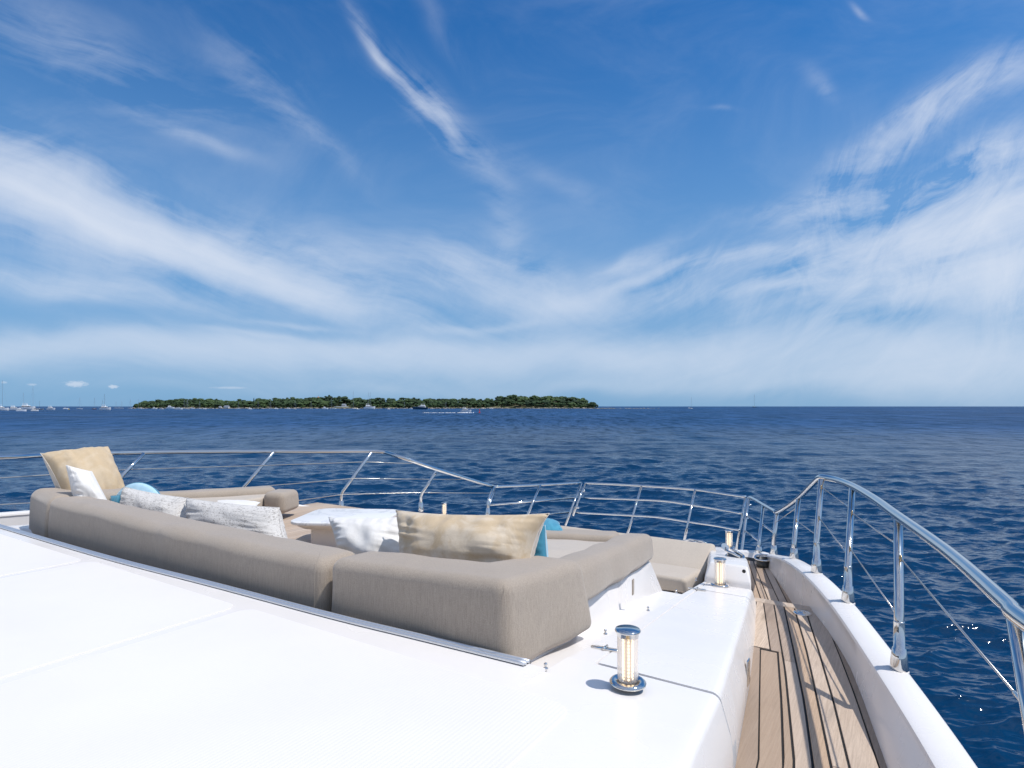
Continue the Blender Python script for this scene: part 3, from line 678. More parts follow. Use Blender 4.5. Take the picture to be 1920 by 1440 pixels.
# ------------------------------------------------------------------ lamps
def lamp(c, label, s=1.0, ax=Vector((0, 0, 1))):
    t_ = thing('deck_lamp', label, 'lamp', 'pop-up cylinder lamps', tuple(c)); ax = ax.normalized(); q = ax.to_track_quat('Z', 'Y')
    def L(prof, seg=32): return mesh(*lathe(c, [(a*s, z*s) for a, z in prof], seg, ax))
    part('base_ring', L([(.060, 0), (.061, .005), (.054, .011), (.042, .013), (.040, .008)]), 'chrome', t_, True)
    part('glass_tube', L([(.0335, .006), (.0345, .04), (.0345, .168), (.0335, .170)]), 'frosted_tube', t_, True)
    part('cap', L([(.036, .158), (.036, .170), (.0415, .172), (.0425, .176), (.040, .180), (.0, .181)], 36), 'chrome', t_, True)
    vc, fc_ = lathe(c, [(.013*s, .010*s), (.013*s, .166*s)], 6, ax); part('core', mesh(vc, fc_), 'led_board', t_)
    for k in range(6):
        a = math.pi/6+k*math.pi/3 + .55; dat = []
        for j in range(13):
            p = c+q @ Vector((math.cos(a)*.0165*s, math.sin(a)*.0165*s, (.018+j*.0112)*s)); n_ = q @ Vector((math.cos(a), math.sin(a), 0))
            dat.append(lathe(p, [(.0042*s, 0), (.0036*s, .0018*s), (.0012*s, .003*s)], 8, n_))
        part('led_strip', mesh(*merge(*dat)), 'led', t_)
    return t_
lamp(P(1177, 1281, .88), 'nearest lit cylinder lamp, on the white roof corner beside the locker lid', .96)
L2 = P(1350, 1097, hf(4.0)); lamp(L2, 'lit cylinder lamp at the far end of the locker lid, in front of the moulding', .98)
lamp(PZ(1367, 1026.5, 6.1), 'small lit cylinder lamp on the raised white moulding by the bow cushion', .98)
lamp(PZ(833, 966, 6.9), 'distant lit cylinder lamp standing behind the sand coloured cushion', .82)

# ------------------------------------------------------------------ snaps and hinges
for k, (x, y) in enumerate(((1023, 1254), (1135, 1189), (1215, 1145), (1268, 1112), (1305, 1089))):
    f = P(x, y, 1.0).y
    for _ in range(6): p = P(x, y, hf(f)); f = p.y
    o = link('snap_stud', mesh(*lathe(p, [(.0085, 0), (.0085, .003), (.004, .005), (.0032, .010), (.0062, .014), (.0055, .019), (.002, .021)], 14)), 'chrome', None, True)
    tag(o, ['steel snap stud beside the end of the grey roof trim', 'second snap stud, next to the near oval hinge', 'third snap stud from the near end of the row', 'fourth snap stud, short of the far oval hinge', 'last snap stud, at the forward end of the row by the moulding'][k], 'snap stud', 'snap studs along the locker shoulder')
def hinge(px, py, L, label):
    f = 2.0
    for _ in range(8): p = P(px, py, hf(f)); f = p.y
    t_ = thing('hinge', label, 'hinge', 'oval lid hinges', tuple(p))
    a = R(8)
    dr_ = Vector((math.cos(a), math.sin(a), 0)); up = Vector((0, -.13, 1)).normalized()
    for s_ in (-1, 1):
        pts = []
        for k in range(9): th = -math.pi/2+math.pi*k/8; pts.append((s_*(L*.36+L*.18*math.cos(th)), L*.17*math.sin(th)))
        pts += [(s_*.003, L*.17), (s_*.003, -L*.17)]
        top = [p+dr_*x+Vector((-dr_.y, dr_.x, -.13))*y+up*.0055 for x, y in pts]; bot = [v-up*.006 for v in top]
        if s_ < 0: pass
        part('leaf', bevelled(prism_data(top, bot), .001, 2), 'chrome', t_)
    ax = Vector((-dr_.y, dr_.x, -.13)).normalized()
    part('pin', tube([p-ax*L*.26+up*.007, p+ax*L*.26+up*.007], .0055, 10), 'chrome', t_, True)
hinge(1135, 1217, .105, 'near oval chrome hinge beside the nearest lamp')
hinge(1307, 1105, .105, 'far oval chrome hinge in front of the second lamp')

# ------------------------------------------------------------------ lounge: bases, floor, table
struct(link('lounge_base', flat_smooth(bevelled(prism_data([Vh(-1.50, 1.76, .93), Vh(-1.155, 1.76, .93), Vh(-1.20, 2.32, 1.0), Vh(-1.55, 2.30, 1.0)], [Vh(-1.50, 1.74, 1.2), Vh(-1.10, 1.74, 1.2), Vh(-1.125, 2.36, 1.2), Vh(-1.55, 2.36, 1.2)]), .02, 3), 35), 'gelcoat'))
bt = [(-1.20, 2.20, .885), (-1.40, 3.86, 1.035), (-2.05, 3.55, 1.02), (-2.05, 2.20, .90)]
struct(link('lounge_base', flat_smooth(bevelled(prism_data([Vh(a, b_, c_) for a, b_, c_ in bt], [Vh(-1.16, 2.2, 1.3), Vh(-1.265, 3.83, 1.3), Vh(-2.05, 3.5, 1.3), Vh(-2.05, 2.2, 1.3)]), .015, 3), 35), 'gelcoat'))
# well floor with laid teak strips
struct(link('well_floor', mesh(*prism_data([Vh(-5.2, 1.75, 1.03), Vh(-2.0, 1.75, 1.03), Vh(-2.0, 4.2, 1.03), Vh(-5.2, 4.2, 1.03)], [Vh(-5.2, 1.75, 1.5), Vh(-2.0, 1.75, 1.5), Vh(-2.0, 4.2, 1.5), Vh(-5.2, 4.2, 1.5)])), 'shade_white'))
wf = thing('well_deck', 'x', 'x'); del wf['label'], wf['category']; struct(wf)
slat = mesh(*box_data((0, 0, 0), (.0535, 2.3, .012)))
for k in range(-14, 38):
    o = link('plank', slat, 'teak'); o.parent = wf; o.location = Vh(-4.35+k*.0565, 3.03, 1.0225)
# coaming around the well (port and forward)
struct(link('well_coaming', flat_smooth(bevelled(prism_data([Vh(-5.75, 1.70, .91), Vh(-5.30, 1.78, .92), Vh(-5.15, 3.9, 1.0), Vh(-4.4, 4.3, 1.1), Vh(-2.2, 4.3, 1.14), Vh(-2.2, 4.6, 1.2), Vh(-4.5, 4.75, 1.17), Vh(-5.3, 4.1, 1.05)],
    [Vh(-5.75, 1.70, 1.5), Vh(-5.30, 1.78, 1.5), Vh(-5.15, 3.9, 1.5), Vh(-4.4, 4.3, 1.5), Vh(-2.2, 4.3, 1.5), Vh(-2.2, 4.6, 1.5), Vh(-4.5, 4.75, 1.5), Vh(-5.3, 4.1, 1.5)]), .03, 3), 35), 'gelcoat'))
# table
tc_ = PZ(652, 966, 4.45); tb = thing('deck_table', 'low white marble-topped table standing on the teak between the sofas', 'table', None, (tc_.x, tc_.y, CAMZ-1.02))
def rrect(cx_, cy_, w2, h2, rc, rot, n=6):
    pts = []
    for sx, sy, a0 in ((1, 1, 0), (-1, 1, 90), (-1, -1, 180), (1, -1, 270)):
        for k in range(n+1):
            a = R(a0+90*k/n); x = sx*(w2-rc)+rc*math.cos(a); y = sy*(h2-rc)+rc*math.sin(a)
            pts.append((cx_+x*math.cos(rot)-y*math.sin(rot), cy_+x*math.sin(rot)+y*math.cos(rot)))
    return pts
HT = .812
pts = rrect(tc_.x, tc_.y, .34, .30, .11, R(28)); sm = rrect(tc_.x, tc_.y, .28, .24, .10, R(28))
me = bevelled(prism_data([Vh(a, b_, HT) for a, b_ in pts], [Vh(a, b_, HT+.022) for a, b_ in pts]), .006, 2)
part('table_top', flat_smooth(me), 'marble', tb)
part('apron', flat_smooth(mesh(*prism_data([Vh(a, b_, HT+.022) for a, b_ in rrect(tc_.x, tc_.y, .33, .29, .11, R(28))], [Vh(a, b_, HT+.058) for a, b_ in sm]))), 'gelcoat', tb)
pp = rrect(tc_.x-.02, tc_.y, .21, .17, .04, R(28))
part('pedestal', flat_smooth(mesh(*prism_data([Vh(a, b_, HT+.058) for a, b_ in pp], [Vh(a, b_, 1.018) for a, b_ in pp]))), 'gelcoat', tb)

# ------------------------------------------------------------------ sofas
def solid(name, top, bot, bev, mt, parent, cuts=.06, disp=.012):
    me = bevelled(prism_data([Vh(*a) for a in top], [Vh(*a) for a in bot]), bev, 6, True, cuts, disp)
    return part(name, me, mt, parent)
sf = thing('starboard_sofa', 'x', 'sofa', None, (-1.9, 2.0, CAMZ-1.0))
sf.name = 'corner_sofa'; sf['label'] = 'taupe corner sofa section nearest the lamp, a sand and a white cushion on it'
# L shaped back with arm
hb = .61
Lt = [(-2.10, 1.755, .672), (-1.17, 1.755, hb+.01), (-1.150, 2.36, hb+.060), (-1.42, 2.38, hb+.065), (-1.43, 2.01, hb+.02), (-2.10, 2.01, .672)]
Lb = [(-2.11, 1.75, 1.0), (-1.155, 1.75, .95), (-1.120, 2.42, .99), (-1.44, 2.42, 1.0), (-1.45, 2.03, 1.0), (-2.11, 2.03, 1.0)]
solid('backrest', Lt, Lb, .050, 'taupe_fabric', sf)
part('corner_seam', tube(catmull([Vh(-1.19, 1.775, hb+.03), Vh(-1.163, 1.750, hb+.10), Vh(-1.157, 1.745, hb+.2), Vh(-1.155, 1.744, .95)], 4), .0012, 6), 'taupe_fabric', sf)
solid('seat', [(-2.05, 2.04, .80), (-1.46, 2.04, .80), (-1.46, 2.6, .82), (-2.05, 2.6, .82)], [(-2.05, 2.04, 1.0), (-1.46, 2.04, 1.0), (-1.46, 2.6, 1.0), (-2.05, 2.6, 1.0)], .03, 'pad_fabric', sf)
# starboard chaise: pad framed by a bolster
ch = thing('chaise', 'taupe sunpad with raised rim, forward of the corner sofa beside the white passage', 'sunpad', None, (-1.7, 3.1, CAMZ-1.0))
solid('side_bolster', [(-1.195, 2.30, .705), (-1.385, 3.88, .845), (-1.56, 3.80, .845), (-1.37, 2.30, .70)], [(-1.160, 2.31, .885), (-1.375, 3.90, 1.035), (-1.57, 3.78, 1.04), (-1.37, 2.30, .89)], .05, 'taupe_fabric', ch)
solid('end_bolster', [(-1.60, 3.835, .842), (-2.25, 3.60, .86), (-2.20, 3.40, .855), (-1.55, 3.62, .842)], [(-1.60, 3.85, 1.035), (-2.25, 3.63, 1.03), (-2.20, 3.40, 1.03), (-1.55, 3.60, 1.03)], .045, 'taupe_fabric', ch)
solid('pad', [(-1.34, 2.30, .750), (-1.58, 3.66, .885), (-2.22, 3.44, .89), (-2.22, 2.5, .80)], [(-1.40, 2.30, .93), (-1.58, 3.66, 1.03), (-2.22, 3.44, 1.03), (-2.22, 2.5, .97)], .03, 'pad_fabric', ch)
sp = PF(1187, 1097, 3.2); sp = PZ(1187, 1096, (P(1187, 1096, .99).y*cs - P(1187, 1096, .99).x*sn))
part('strap', bevelled(box_data((P(1187, 1092, .96).x+.0, P(1187, 1092, .96).y, CAMZ-.985), (.006, .028, .085), R(5)), .002, 2), 'taupe_fabric', ch)
# long port section
lg = thing('long_sofa', 'long taupe sofa back facing the bow, four cushions leaning on its left half', 'sofa', None, (-3.5, 2.0, CAMZ-1.0))
A0, A1 = -4.99, -2.135
ts, bs = [], []
xs = fr(A0, A1, 2)
solid('backrest', [(A0, 1.73, .632), (-3.5, 1.735, .672), (A1, 1.745, .682), (A1, 2.0, .682), (-3.5, 1.99, .675), (A0, 1.98, .640)], [(A0, 1.72, 1.0), (-3.5, 1.725, 1.0), (A1, 1.74, 1.0), (A1, 2.02, 1.0), (-3.5, 2.01, 1.0), (A0, 2.0, 1.0)], .060, 'taupe_fabric', lg)
solid('corner_block', [(-5.52, 1.80, .618), (A0+.03, 1.725, .628), (A0+.03, 2.00, .635), (-5.10, 2.45, .66), (-5.50, 2.45, .66)], [(-5.55, 1.79, 1.0), (A0+.03, 1.715, 1.0), (A0+.03, 2.02, 1.0), (-5.10, 2.45, 1.0), (-5.54, 2.45, 1.0)], .075, 'taupe_fabric', lg)
solid('seat', [(-4.98, 2.01, .90), (A1, 2.02, .95), (A1, 2.30, .95), (-4.98, 2.55, .90)], [(-4.98, 2.01, 1.02), (A1, 2.02, 1.02), (A1, 2.30, 1.02), (-4.98, 2.55, 1.02)], .03, 'pad_fabric', lg)
part('end_seam', tube(catmull([Vh(-2.165, 1.765, .655), Vh(-2.165, 1.739, .72), Vh(-2.165, 1.735, .8), Vh(-2.165, 1.733, 1.0)], 4), .0007, 6), 'taupe_fabric', lg)
# port chaise
pc = thing('port_chaise', 'x', 'sunpad', None, (-4.8, 3.0, CAMZ-1.0)); pc.name = 'chaise'
pc['label'] = 'far taupe sunpad beyond the tweed cushions, its rounded end against the sea'
c1, c2 = PZ(533, 930, 5.25), PZ(500, 930, 5.45)
solid('side_bolster', [(-5.50, 2.42, .73), (-5.27, 2.42, .73), (-4.93, 3.52, .765), (-5.13, 3.62, .765)], [(-5.50, 2.42, .98), (-5.27, 2.42, .98), (-4.91, 3.52, .98), (-5.13, 3.64, .98)], .05, 'taupe_fabric', pc)
solid('end_bolster', [(-4.97, 3.54, .772), (-4.77, 3.26, .77), (-4.58, 3.33, .77), (-4.73, 3.62, .772)], [(-4.97, 3.54, .96), (-4.77, 3.26, .96), (-4.58, 3.33, .96), (-4.73, 3.64, .96)], .05, 'taupe_fabric', pc)
solid('pad', [(-5.30, 2.4, .78), (-4.80, 2.4, .79), (-4.77, 3.25, .815), (-4.97, 3.5, .82)], [(-5.30, 2.4, 1.0), (-4.80, 2.4, 1.0), (-4.77, 3.25, 1.0), (-4.97, 3.5, 1.0)], .03, 'pad_fabric', pc)
# bow lounge
bl = thing('bow_sunpad', 'broad flat taupe sunpad back with a seat, across the bow beside the moulding', 'sunpad', None, (-2.3, 5.2, CAMZ-1.4))
tR, tL = PF(1341, 1018, 5.5), PF(1045, 982, 5.5)
bR, bL = PF(1318, 1074, 5.12), PF(1000, 1040, 5.12)
def off(v, d): return Vector(v)+Vector(d)
top = [bL, bR, tR, tL]; bot = [off(v, (0, .10, -.13)) for v in top]
part('backrest', bevelled(prism_data(top, bot), .035, 5, True, .12, .006), 'pad_fabric', bl)
sL, sR = off(bL, (0, .02, .0)), off(bR, (0, .02, .0))
solid('seat', [(bL.x, 5.14, 1.385), (bR.x+.0, 5.14, 1.385), (bR.x-.03, 4.72, 1.375), (bL.x, 4.72, 1.375)], [(bL.x, 5.14, 1.50), (bR.x, 5.14, 1.50), (bR.x-.03, 4.74, 1.50), (bL.x, 4.74, 1.50)], .035, 'pad_fabric', bl)
bf = PZ(1303, 1015, 6.6)
o = link('bow_fairlead', mesh(*merge(tube_data([off(bf, (-.14, .03, -.02)), off(bf, (-.06, .02, .012)), off(bf, (.08, 0, .010)), off(bf, (.16, -.02, -.02))], .011, 10), lathe(bf, [(.03, -.05), (.03, -.02), (.018, .005)], 16))), 'chrome', None, True)
tag(o, 'polished fairlead bar lying at the bow behind the sunpad', 'fairlead')

# ------------------------------------------------------------------ cushions
def pillow(name, label, corners, t_, mt, seed=0, rnd=False, wr=.010, pinch=.07, back=None, group='loose cushions on the sofas', sag=0.0, n=44):
    BL, BR, TR, TL = [PZ(*c) for c in corners]
    c = (BL+BR+TR+TL)/4; nrm = ((BR-BL)+(TR-TL)).cross((TL-BL)+(TR-BR)).normalized()
    if nrm.dot(Vector((0, 0, CAMZ))-c) < 0: nrm = -nrm
    vs, fs = [], []; sd_ = Vector((seed*13.1, seed*7.7, 0))
    for s_ in (1, -1):
        for j in range(n+1):
            for i in range(n+1):
                u, v = i/n, j/n
                a, b_ = 2*u-1, 2*v-1
                if rnd:
                    rr = max(abs(a), abs(b_)); th = math.atan2(b_, a); a2, b2 = rr*math.cos(th), rr*math.sin(th); prof = max(0, 1-rr*rr)**.45
                else:
                    a2 = a*(1-pinch*(1-b_*b_)*abs(a)**1.5); b2 = b_*(1-pinch*(1-a*a)*abs(b_)**1.5)
                    prof = (max(0, 1-a**2)*max(0, 1-b_**2))**.40
                U, V = (a2+1)/2, (b2+1)/2
                p = BL*(1-U)*(1-V)+BR*U*(1-V)+TR*U*V+TL*(1-U)*V
                q = Vector((a*2.2, b_*1.4, s_*3.0))+sd_
                ed = min(1.0, 3.2*(1-max(abs(a), abs(b_))))
                wrk = mnoise.noise(q*1.1)*1.0
                # gathers running in from the seams
                g1 = abs(mnoise.noise(Vector((a*5.2, b_*1.2, 5*s_))+sd_)); g2 = abs(mnoise.noise(Vector((a*1.2, b_*4.6, 9*s_))+sd_))
                gath = -(g1*abs(b_)**2+g2*abs(a)**2)*2.4+.35
                bul = t_/2*prof + (wrk*wr + gath*wr*1.1)*ed
                p = p + nrm*s_*max(bul, 0.0 if ed <= 0 else .0006)
                if sag: p.z -= sag*(1-a*a)*max(0, b_)
                vs.append(p)
    m1 = (n+1)**2
    for s_, o_ in ((1, 0), (-1, m1)):
        for j in range(n):
            for i in range(n):
                a = o_+j*(n+1)+i; f = (a, a+1, a+n+2, a+n+1); fs.append(f if s_ > 0 else f[::-1])
    me = mesh([v-c for v in vs], fs); bm = bmesh.new(); bm.from_mesh(me); bmesh.ops.remove_doubles(bm, verts=bm.verts, dist=.0004); bmesh.ops.recalc_face_normals(bm, faces=bm.faces)
    bm.to_mesh(me); bm.free()
    if sum(p_.normal.dot(nrm)*p_.area for p_ in me.polygons if p_.center.dot(nrm) > t_*.2) < 0: me.flip_normals(); me.update()
    me.materials.append(MATS[mt])
    if back:
        me.materials.append(MATS[back]); 
        for p_ in me.polygons: p_.material_index = 0 if p_.normal.dot(nrm) > -.05 else 1
    o = link(name, me, None, None, True); o.location = c
    # seam cord round the edge
    loop = []
    K = 22
    for k in range(4*K):
        e, u = divmod(k, K); u = u/K*2-1
        a, b_ = ((u, -1), (1, u), (-u, 1), (-1, -u))[e]
        if rnd: th = math.atan2(b_, a); a2, b2 = math.cos(th), math.sin(th)
        else: a2 = a*(1-pinch*(1-b_*b_)); b2 = b_*(1-pinch*(1-a*a))
        U, V = (a2+1)/2, (b2+1)/2; p = BL*(1-U)*(1-V)+BR*U*(1-V)+TR*U*V+TL*(1-U)*V
        if sag: p.z -= sag*(1-a*a)*max(0, b_)
        loop.append(p-c)
    loop.append(loop[0]); s2_ = link('seam', tube(loop, .0028, 6), back or mt, None, True); s2_.parent = o
    return tag(o, label, 'cushion', group)
pillow('cushion', 'wide sand velvet cushion with painted sunlit nap, leaning on the corner sofa back', [(752, 1092, 2.90), (994, 1115, 2.55), (1030, 963, 2.66), (742, 957, 3.03)], .34, 'sunlit_nap_velvet', 1, wr=.026, pinch=.11, back='ivory_velvet', sag=.0)
pillow('cushion', 'white cushion between the gap in the sofas and the sand cushion', [(648, 1075, 3.20), (790, 1090, 3.02), (775, 968, 3.20), (616, 970, 3.40)], .30, 'white_cotton', 2, wr=.026, pinch=.11)
pillow('cushion', 'grey and white tweed cushion next to the teak floor, right of its twin', [(362, 1010, 3.90), (545, 1040, 3.44), (524, 952, 3.60), (350, 934, 4.08)], .27, 'tweed', 3, wr=.014, pinch=.07)
pillow('cushion', 'grey and white tweed cushion touching the round blue cushion', [(238, 985, 4.38), (366, 1008, 3.96), (353, 934, 4.12), (233, 913, 4.55)], .27, 'tweed', 4, wr=.014, pinch=.07)
pillow('cushion', 'round blue velvet cushion behind the left tweed cushion', [(212, 996, 4.62), (308, 996, 4.5), (306, 905, 4.5), (214, 905, 4.60)], .12, 'pale_blue', 5, rnd=True, wr=.003, back='blue_velvet')
pillow('cushion', 'tall blue velvet cushion wedged behind the white square cushion', [(205, 985, 4.50), (244, 992, 4.44), (243, 922, 4.44), (208, 930, 4.50)], .07, 'blue_velvet', 15, wr=.003, rnd=False)
pillow('cushion', 'large sand coloured square cushion standing highest at the left end of the sofa', [(132, 975, 4.45), (246, 945, 4.85), (203, 838, 5.10), (76, 850, 4.66)], .36, 'sand_velvet', 6, wr=.026, pinch=.12, back='ivory_velvet')
pillow('cushion', 'white square cushion standing in front of the large sand coloured one', [(140, 960, 4.30), (228, 985, 4.36), (172, 884, 4.46), (124, 872, 4.34)], .22, 'white_cotton', 7, wr=.018, pinch=.05)
pillow('cushion', 'upright blue velvet cushion seen behind the right end of the wide sand one', [(975, 1090, 2.82), (1030, 1080, 2.72), (1022, 985, 2.76), (975, 985, 2.86)], .09, 'blue_velvet', 8, wr=.005, back='pale_blue')
pillow('cushion', 'pale blue and teal cushion lying beyond the sunpad rim', [(1000, 1006, 4.10), (1060, 1001, 4.06), (1048, 980, 4.32), (1000, 977, 4.40)], .11, 'blue_velvet', 9, wr=.004, back='pale_blue')
pillow('cushion', 'flat white cushion lying on the far sunpad behind the tweed pair', [(385, 955, 4.9), (480, 955, 4.75), (488, 942, 5.05), (400, 940, 5.2)], .07, 'white_cotton', 10, wr=.004)

# ------------------------------------------------------------------ railings
RR_, PR_ = .0215, .0190
def post(parent, base, top, knee=.20, r_=PR_, cone=True, lean=None):
    """vertical foot then raked tube up to the rail; one mesh, cone base as a sub-part"""
    k = base+Vector((0, 0, knee))
    d = (top-k).normalized()
    pts = [base+Vector((0, 0, .06)), k-Vector((0, 0, .03)), k-Vector((0, 0, .012))*0+d*.0, k+d*.03, top]
    o = part('stanchion', tube(pts, r_, 14), 'chrome', parent, True)
    if cone:
        c = part('base_socket', mesh(*lathe(base, [(.034, -.004), (.0345, .012), (.031, .05), (.0255, .092), (.0215, .094), (.0205, .20), (.0195, .205)] if knee >= .2 else [(.034, -.004), (.0345, .012), (.029, .05), (.024, .085), (.0195, .088)], 20)), 'chrome', parent, True)
        f2 = part('foot_pad', mesh(*lathe(base, [(.0365, -.008), (.0362, -.001), (.034, .003)], 20)), 'gelcoat', parent, True)
    return o
def wire(parent, a, b_, ends=True):
    part('wire', tube([a, b_], .0033, 7), 'wire_steel', parent, True)
    if ends:
        d = (b_-a).normalized()
        part('turnbuckle', tube([b_-d*.10, b_-d*.09, b_-d*.01, b_], [.0035, .006, .006, .004], 8), 'chrome', parent, True)
def eye(parent, p, ax):
    pts = [p+Vector((0, 0, 1))*math.cos(R(a))*.011+ax*math.sin(R(a))*.011+ax*.010 for a in range(0, 361, 30)]
    part('eyelet', tube(pts, .0042, 7), 'brass', parent, True)
sr = thing('side_railing', 'thick polished steel railing along the starboard bulwark, nearest the camera', 'railing', None, tuple(GW[5]))
rp = [Vh(.62, -1.0, .44), Vh(.50, .3, .46), Vh(.345, 1.3, .475), P(1920, 1164, .49), P(1881, 1127, .49), P(1778, 1036, .49), P(1681, 966, .49), P(1640, 936, .49), P(1600, 912.5, .49), P(1568, 900, .49), P(1541, 894.5, .49)]
rp2 = [P(1541, 894.5, .49), P(1530, 901, .53), P(1497, 934, .75), P(1470, 953.5, .91), P(1456, 961, .985)]
full = catmull(rp, 7)+catmull(rp2, 6)[1:]
part('top_rail', tube(full, RR_, 20), 'chrome', sr, True)
bases = [Vh(.27, 1.70, 1.10), P(1686, 1256, 1.10), P(1590, 1129, 1.10), P(1531, 1074, 1.10), P(1489, 1048.5, 1.19), P(1451, 1040, 1.37)]
tops = [P(1904, 1150, .49), P(1684, 968, .49), P(1598, 912, .49), P(1540, 896, .49), P(1497, 935, .75), P(1456, 962, .985)]
for k, (a, b_) in enumerate(zip(bases, tops)): post(sr, a, b_-Vector((0, 0, .012)), .20 if k < 4 else .13)
post(sr, Vh(.46, .35, 1.08), Vh(.49, .62, .47)); 
def onp(k, frac):     # a point on the upper part of stanchion k
    kn = bases[k]+Vector((0, 0, .2)); return kn+(tops[k]-kn)*frac
for (ia, fa, ib, fb_) in ((4, .70, 5, .55), (3, .82, 4, .45)):
    pass
aftax = Vector((.25, -1, 0)).normalized()
wl = [(3, .86, 2, .70), (2, .66, 1, .70), (1, .60, 0, .50)]
lo = [(4, .38, 3, .10), (3, .38, 2, .12), (2, .22, 1, .03)]
for a, fa, b_, fb_ in wl+lo:
    p, q = onp(a, fa), onp(b_, fb_); eye(sr, p+aftax*.018, aftax)
    wire(sr, p+aftax*.035, q+Vector((0, .015, 0)))
wire(sr, onp(5, .5), onp(4, .75)+Vector((0, .012, 0)), False)

fr_ = thing('bow_side_railing', 'short low steel railing with two mid bars between side railing and bow gate', 'railing', None, tuple(P(1425, 1042, 1.42)))
j5 = P(1456, 961, .985); pS = P(1405, 933, 1.05)
part('top_rail', tube(catmull([j5, P(1432, 947.5, 1.01), P(1409, 934, 1.045), pS+Vector((-.02, .02, -.01))], 5), .0175, 14), 'chrome', fr_, True)
b6 = P(1423, 1042, 1.42); t6 = P(1431, 947, 1.01)
post(fr_, b6, t6, .12, .016)
t7 = P(1403, 935, 1.05); b7 = PZ(1390, 1056, t7.y*cs-t7.x*sn-.18)
post(fr_, b7, t7, .10, .016, False)
def lerp(a, b_, u): return a+(b_-a)*u
part('mid_rail', tube([lerp(t7, b7, .27), lerp(t6, b6, .38), lerp(j5, bases[5], .50)], .010, 10), 'chrome', fr_, True)
part('mid_rail', tube([lerp(t7, b7, .50), lerp(t6, b6, .74)], .010, 10), 'chrome', fr_, True)

br = thing('bow_railing', 'three-bar steel railing curving across the bow between two gates', 'railing', None, tuple(PZ(1243, 1005, 7.4)))
part('top_rail', tube(catmull([PZ(1399, 932, 6.95), PZ(1345, 924, 7.3), PZ(1305, 918.5, 7.55), PZ(1250, 914, 7.75), PZ(1203, 911, 7.9), PZ(1150, 908, 8.0), PZ(1096, 906, 8.1)], 5), .0155, 12), 'chrome', br, True)
part('mid_rail', tube(catmull([PZ(1392, 963, 6.85), PZ(1345, 954.5, 7.2), PZ(1297, 947, 7.45), PZ(1250, 940, 7.62), PZ(1196, 937, 7.78), PZ(1095, 933.5, 8.0)], 5), .012, 10), 'chrome', br, True)
part('mid_rail', tube(catmull([PZ(1386, 994, 6.78), PZ(1340, 985.5, 7.1), PZ(1287, 978, 7.35), PZ(1235, 970, 7.5), PZ(1182, 966.5, 7.65), PZ(1078, 961, 7.9)], 5), .012, 10), 'chrome', br, True)
for (a, b_) in ((PZ(1303, 919, 7.55), PZ(1283, 1014, 7.2)), (PZ(1203, 911, 7.9), PZ(1174, 1010, 7.5)), (PZ(1398, 934, 6.95), PZ(1381, 1030, 6.75)), (PZ(1097, 907, 8.1), PZ(1074, 967, 7.85))):
    part('stanchion', tube([a, b_], .0145, 12), 'chrome', br, True)
for p in (PZ(1088, 920, 8.08), PZ(1077, 951, 7.9)):
    part('gate_pin', tube([p, p+Vector((.03, .0, .0)), p+Vector((.07, .0, .0))], [.012, .017, .012], 8), 'chrome', br, True)
for p in (PZ(1401, 946, 6.9), PZ(1395, 972, 6.85)):
    part('gate_pin', tube([p, p+Vector((.03, .0, .0)), p+Vector((.05, .0, .0))], [.010, .014, .010], 8), 'chrome', br, True)
tip = PZ(1381, 1033, 6.75); part('end_plug', mesh(*lathe(tip, [(.008, -.016), (.018, -.008), (.018, .008), (.008, .016)], 10)), 'boat_white', br, True)

pb = thing('bow_side_railing', 'low three-bar steel railing on the port bow, beyond the sand cushion', 'railing', None, tuple(PZ(988, 964, 7.3)))
part('top_rail', tube(catmull([PZ(925, 912.5, 7.3), PZ(1010, 909.5, 7.75), PZ(1089, 905.5, 8.15)], 6), .0165, 12), 'chrome', pb, True)
part('mid_rail', tube([PZ(917, 947, 7.2), PZ(1001, 940, 7.6), PZ(1080, 933, 8.05)], .012, 10), 'chrome', pb, True)
part('mid_rail', tube([PZ(908, 977, 7.1), PZ(992, 967, 7.5), PZ(1070, 960.5, 7.9)], .012, 10), 'chrome', pb, True)
for (a, b_) in ((PZ(928, 913, 7.3), PZ(905, 985, 7.0)), (PZ(1013, 910, 7.75), PZ(985, 975, 7.35)), (PZ(1090, 906, 8.15), PZ(1060, 985, 7.75))):
    part('stanchion', tube([a, b_], .015, 12), 'chrome', pb, True)

pt = thing('side_railing', 'long steel wire railing along the port side, far behind the cushions', 'railing', None, tuple(P(640, 958, 1.1)))
PRT = [Vh(-6.3, -.6, .40), P(-260, 868, .40), P(0, 857.5, .42), P(130, 852, .437), P(270, 848.5, .45), P(400, 847, .463), P(513, 846.5, .475), P(620, 846.5, .484), P(690, 846, .489), P(722, 848, .50)]
PRT2 = [P(722, 848, .50), P(760, 860, .55), P(825, 882, .70), P(880, 899, .85), P(925, 912.5, .98)]
part('top_rail', tube(catmull(PRT, 6)+catmull(PRT2, 5)[1:], .0205, 16), 'chrome', pt, True)
ppx = [((-45, 908), (-10, 858), .42, 4.9), ((226, 895), (270, 850), .45, 5.55), ((450, 922), (513, 848), .475, 6.10), ((640, 925), (697, 848), .489, 6.30), ((789, 928), (820, 881), .70, 6.6), ((915, 940), (926, 913), .98, 7.0)]
kn = []; tp_ = []
for (kx, ky), (tx, ty), ht, kz in ppx:
    T = P(tx, ty, ht); K_ = PZ(kx, ky, kz); B_ = K_-Vector((0, 0, .16)); kn.append(K_); tp_.append(T)
    d = (T-K_).normalized()
    part('stanchion', tube([B_, K_-Vector((0, 0, .02)), K_+d*.03, T], .0165, 12), 'chrome', pt, True)
    part('base_socket', mesh(*lathe(B_-Vector((0, 0, .02)), [(.030, 0), (.030, .02), (.022, .10), (.017, .105)], 14)), 'chrome', pt, True)
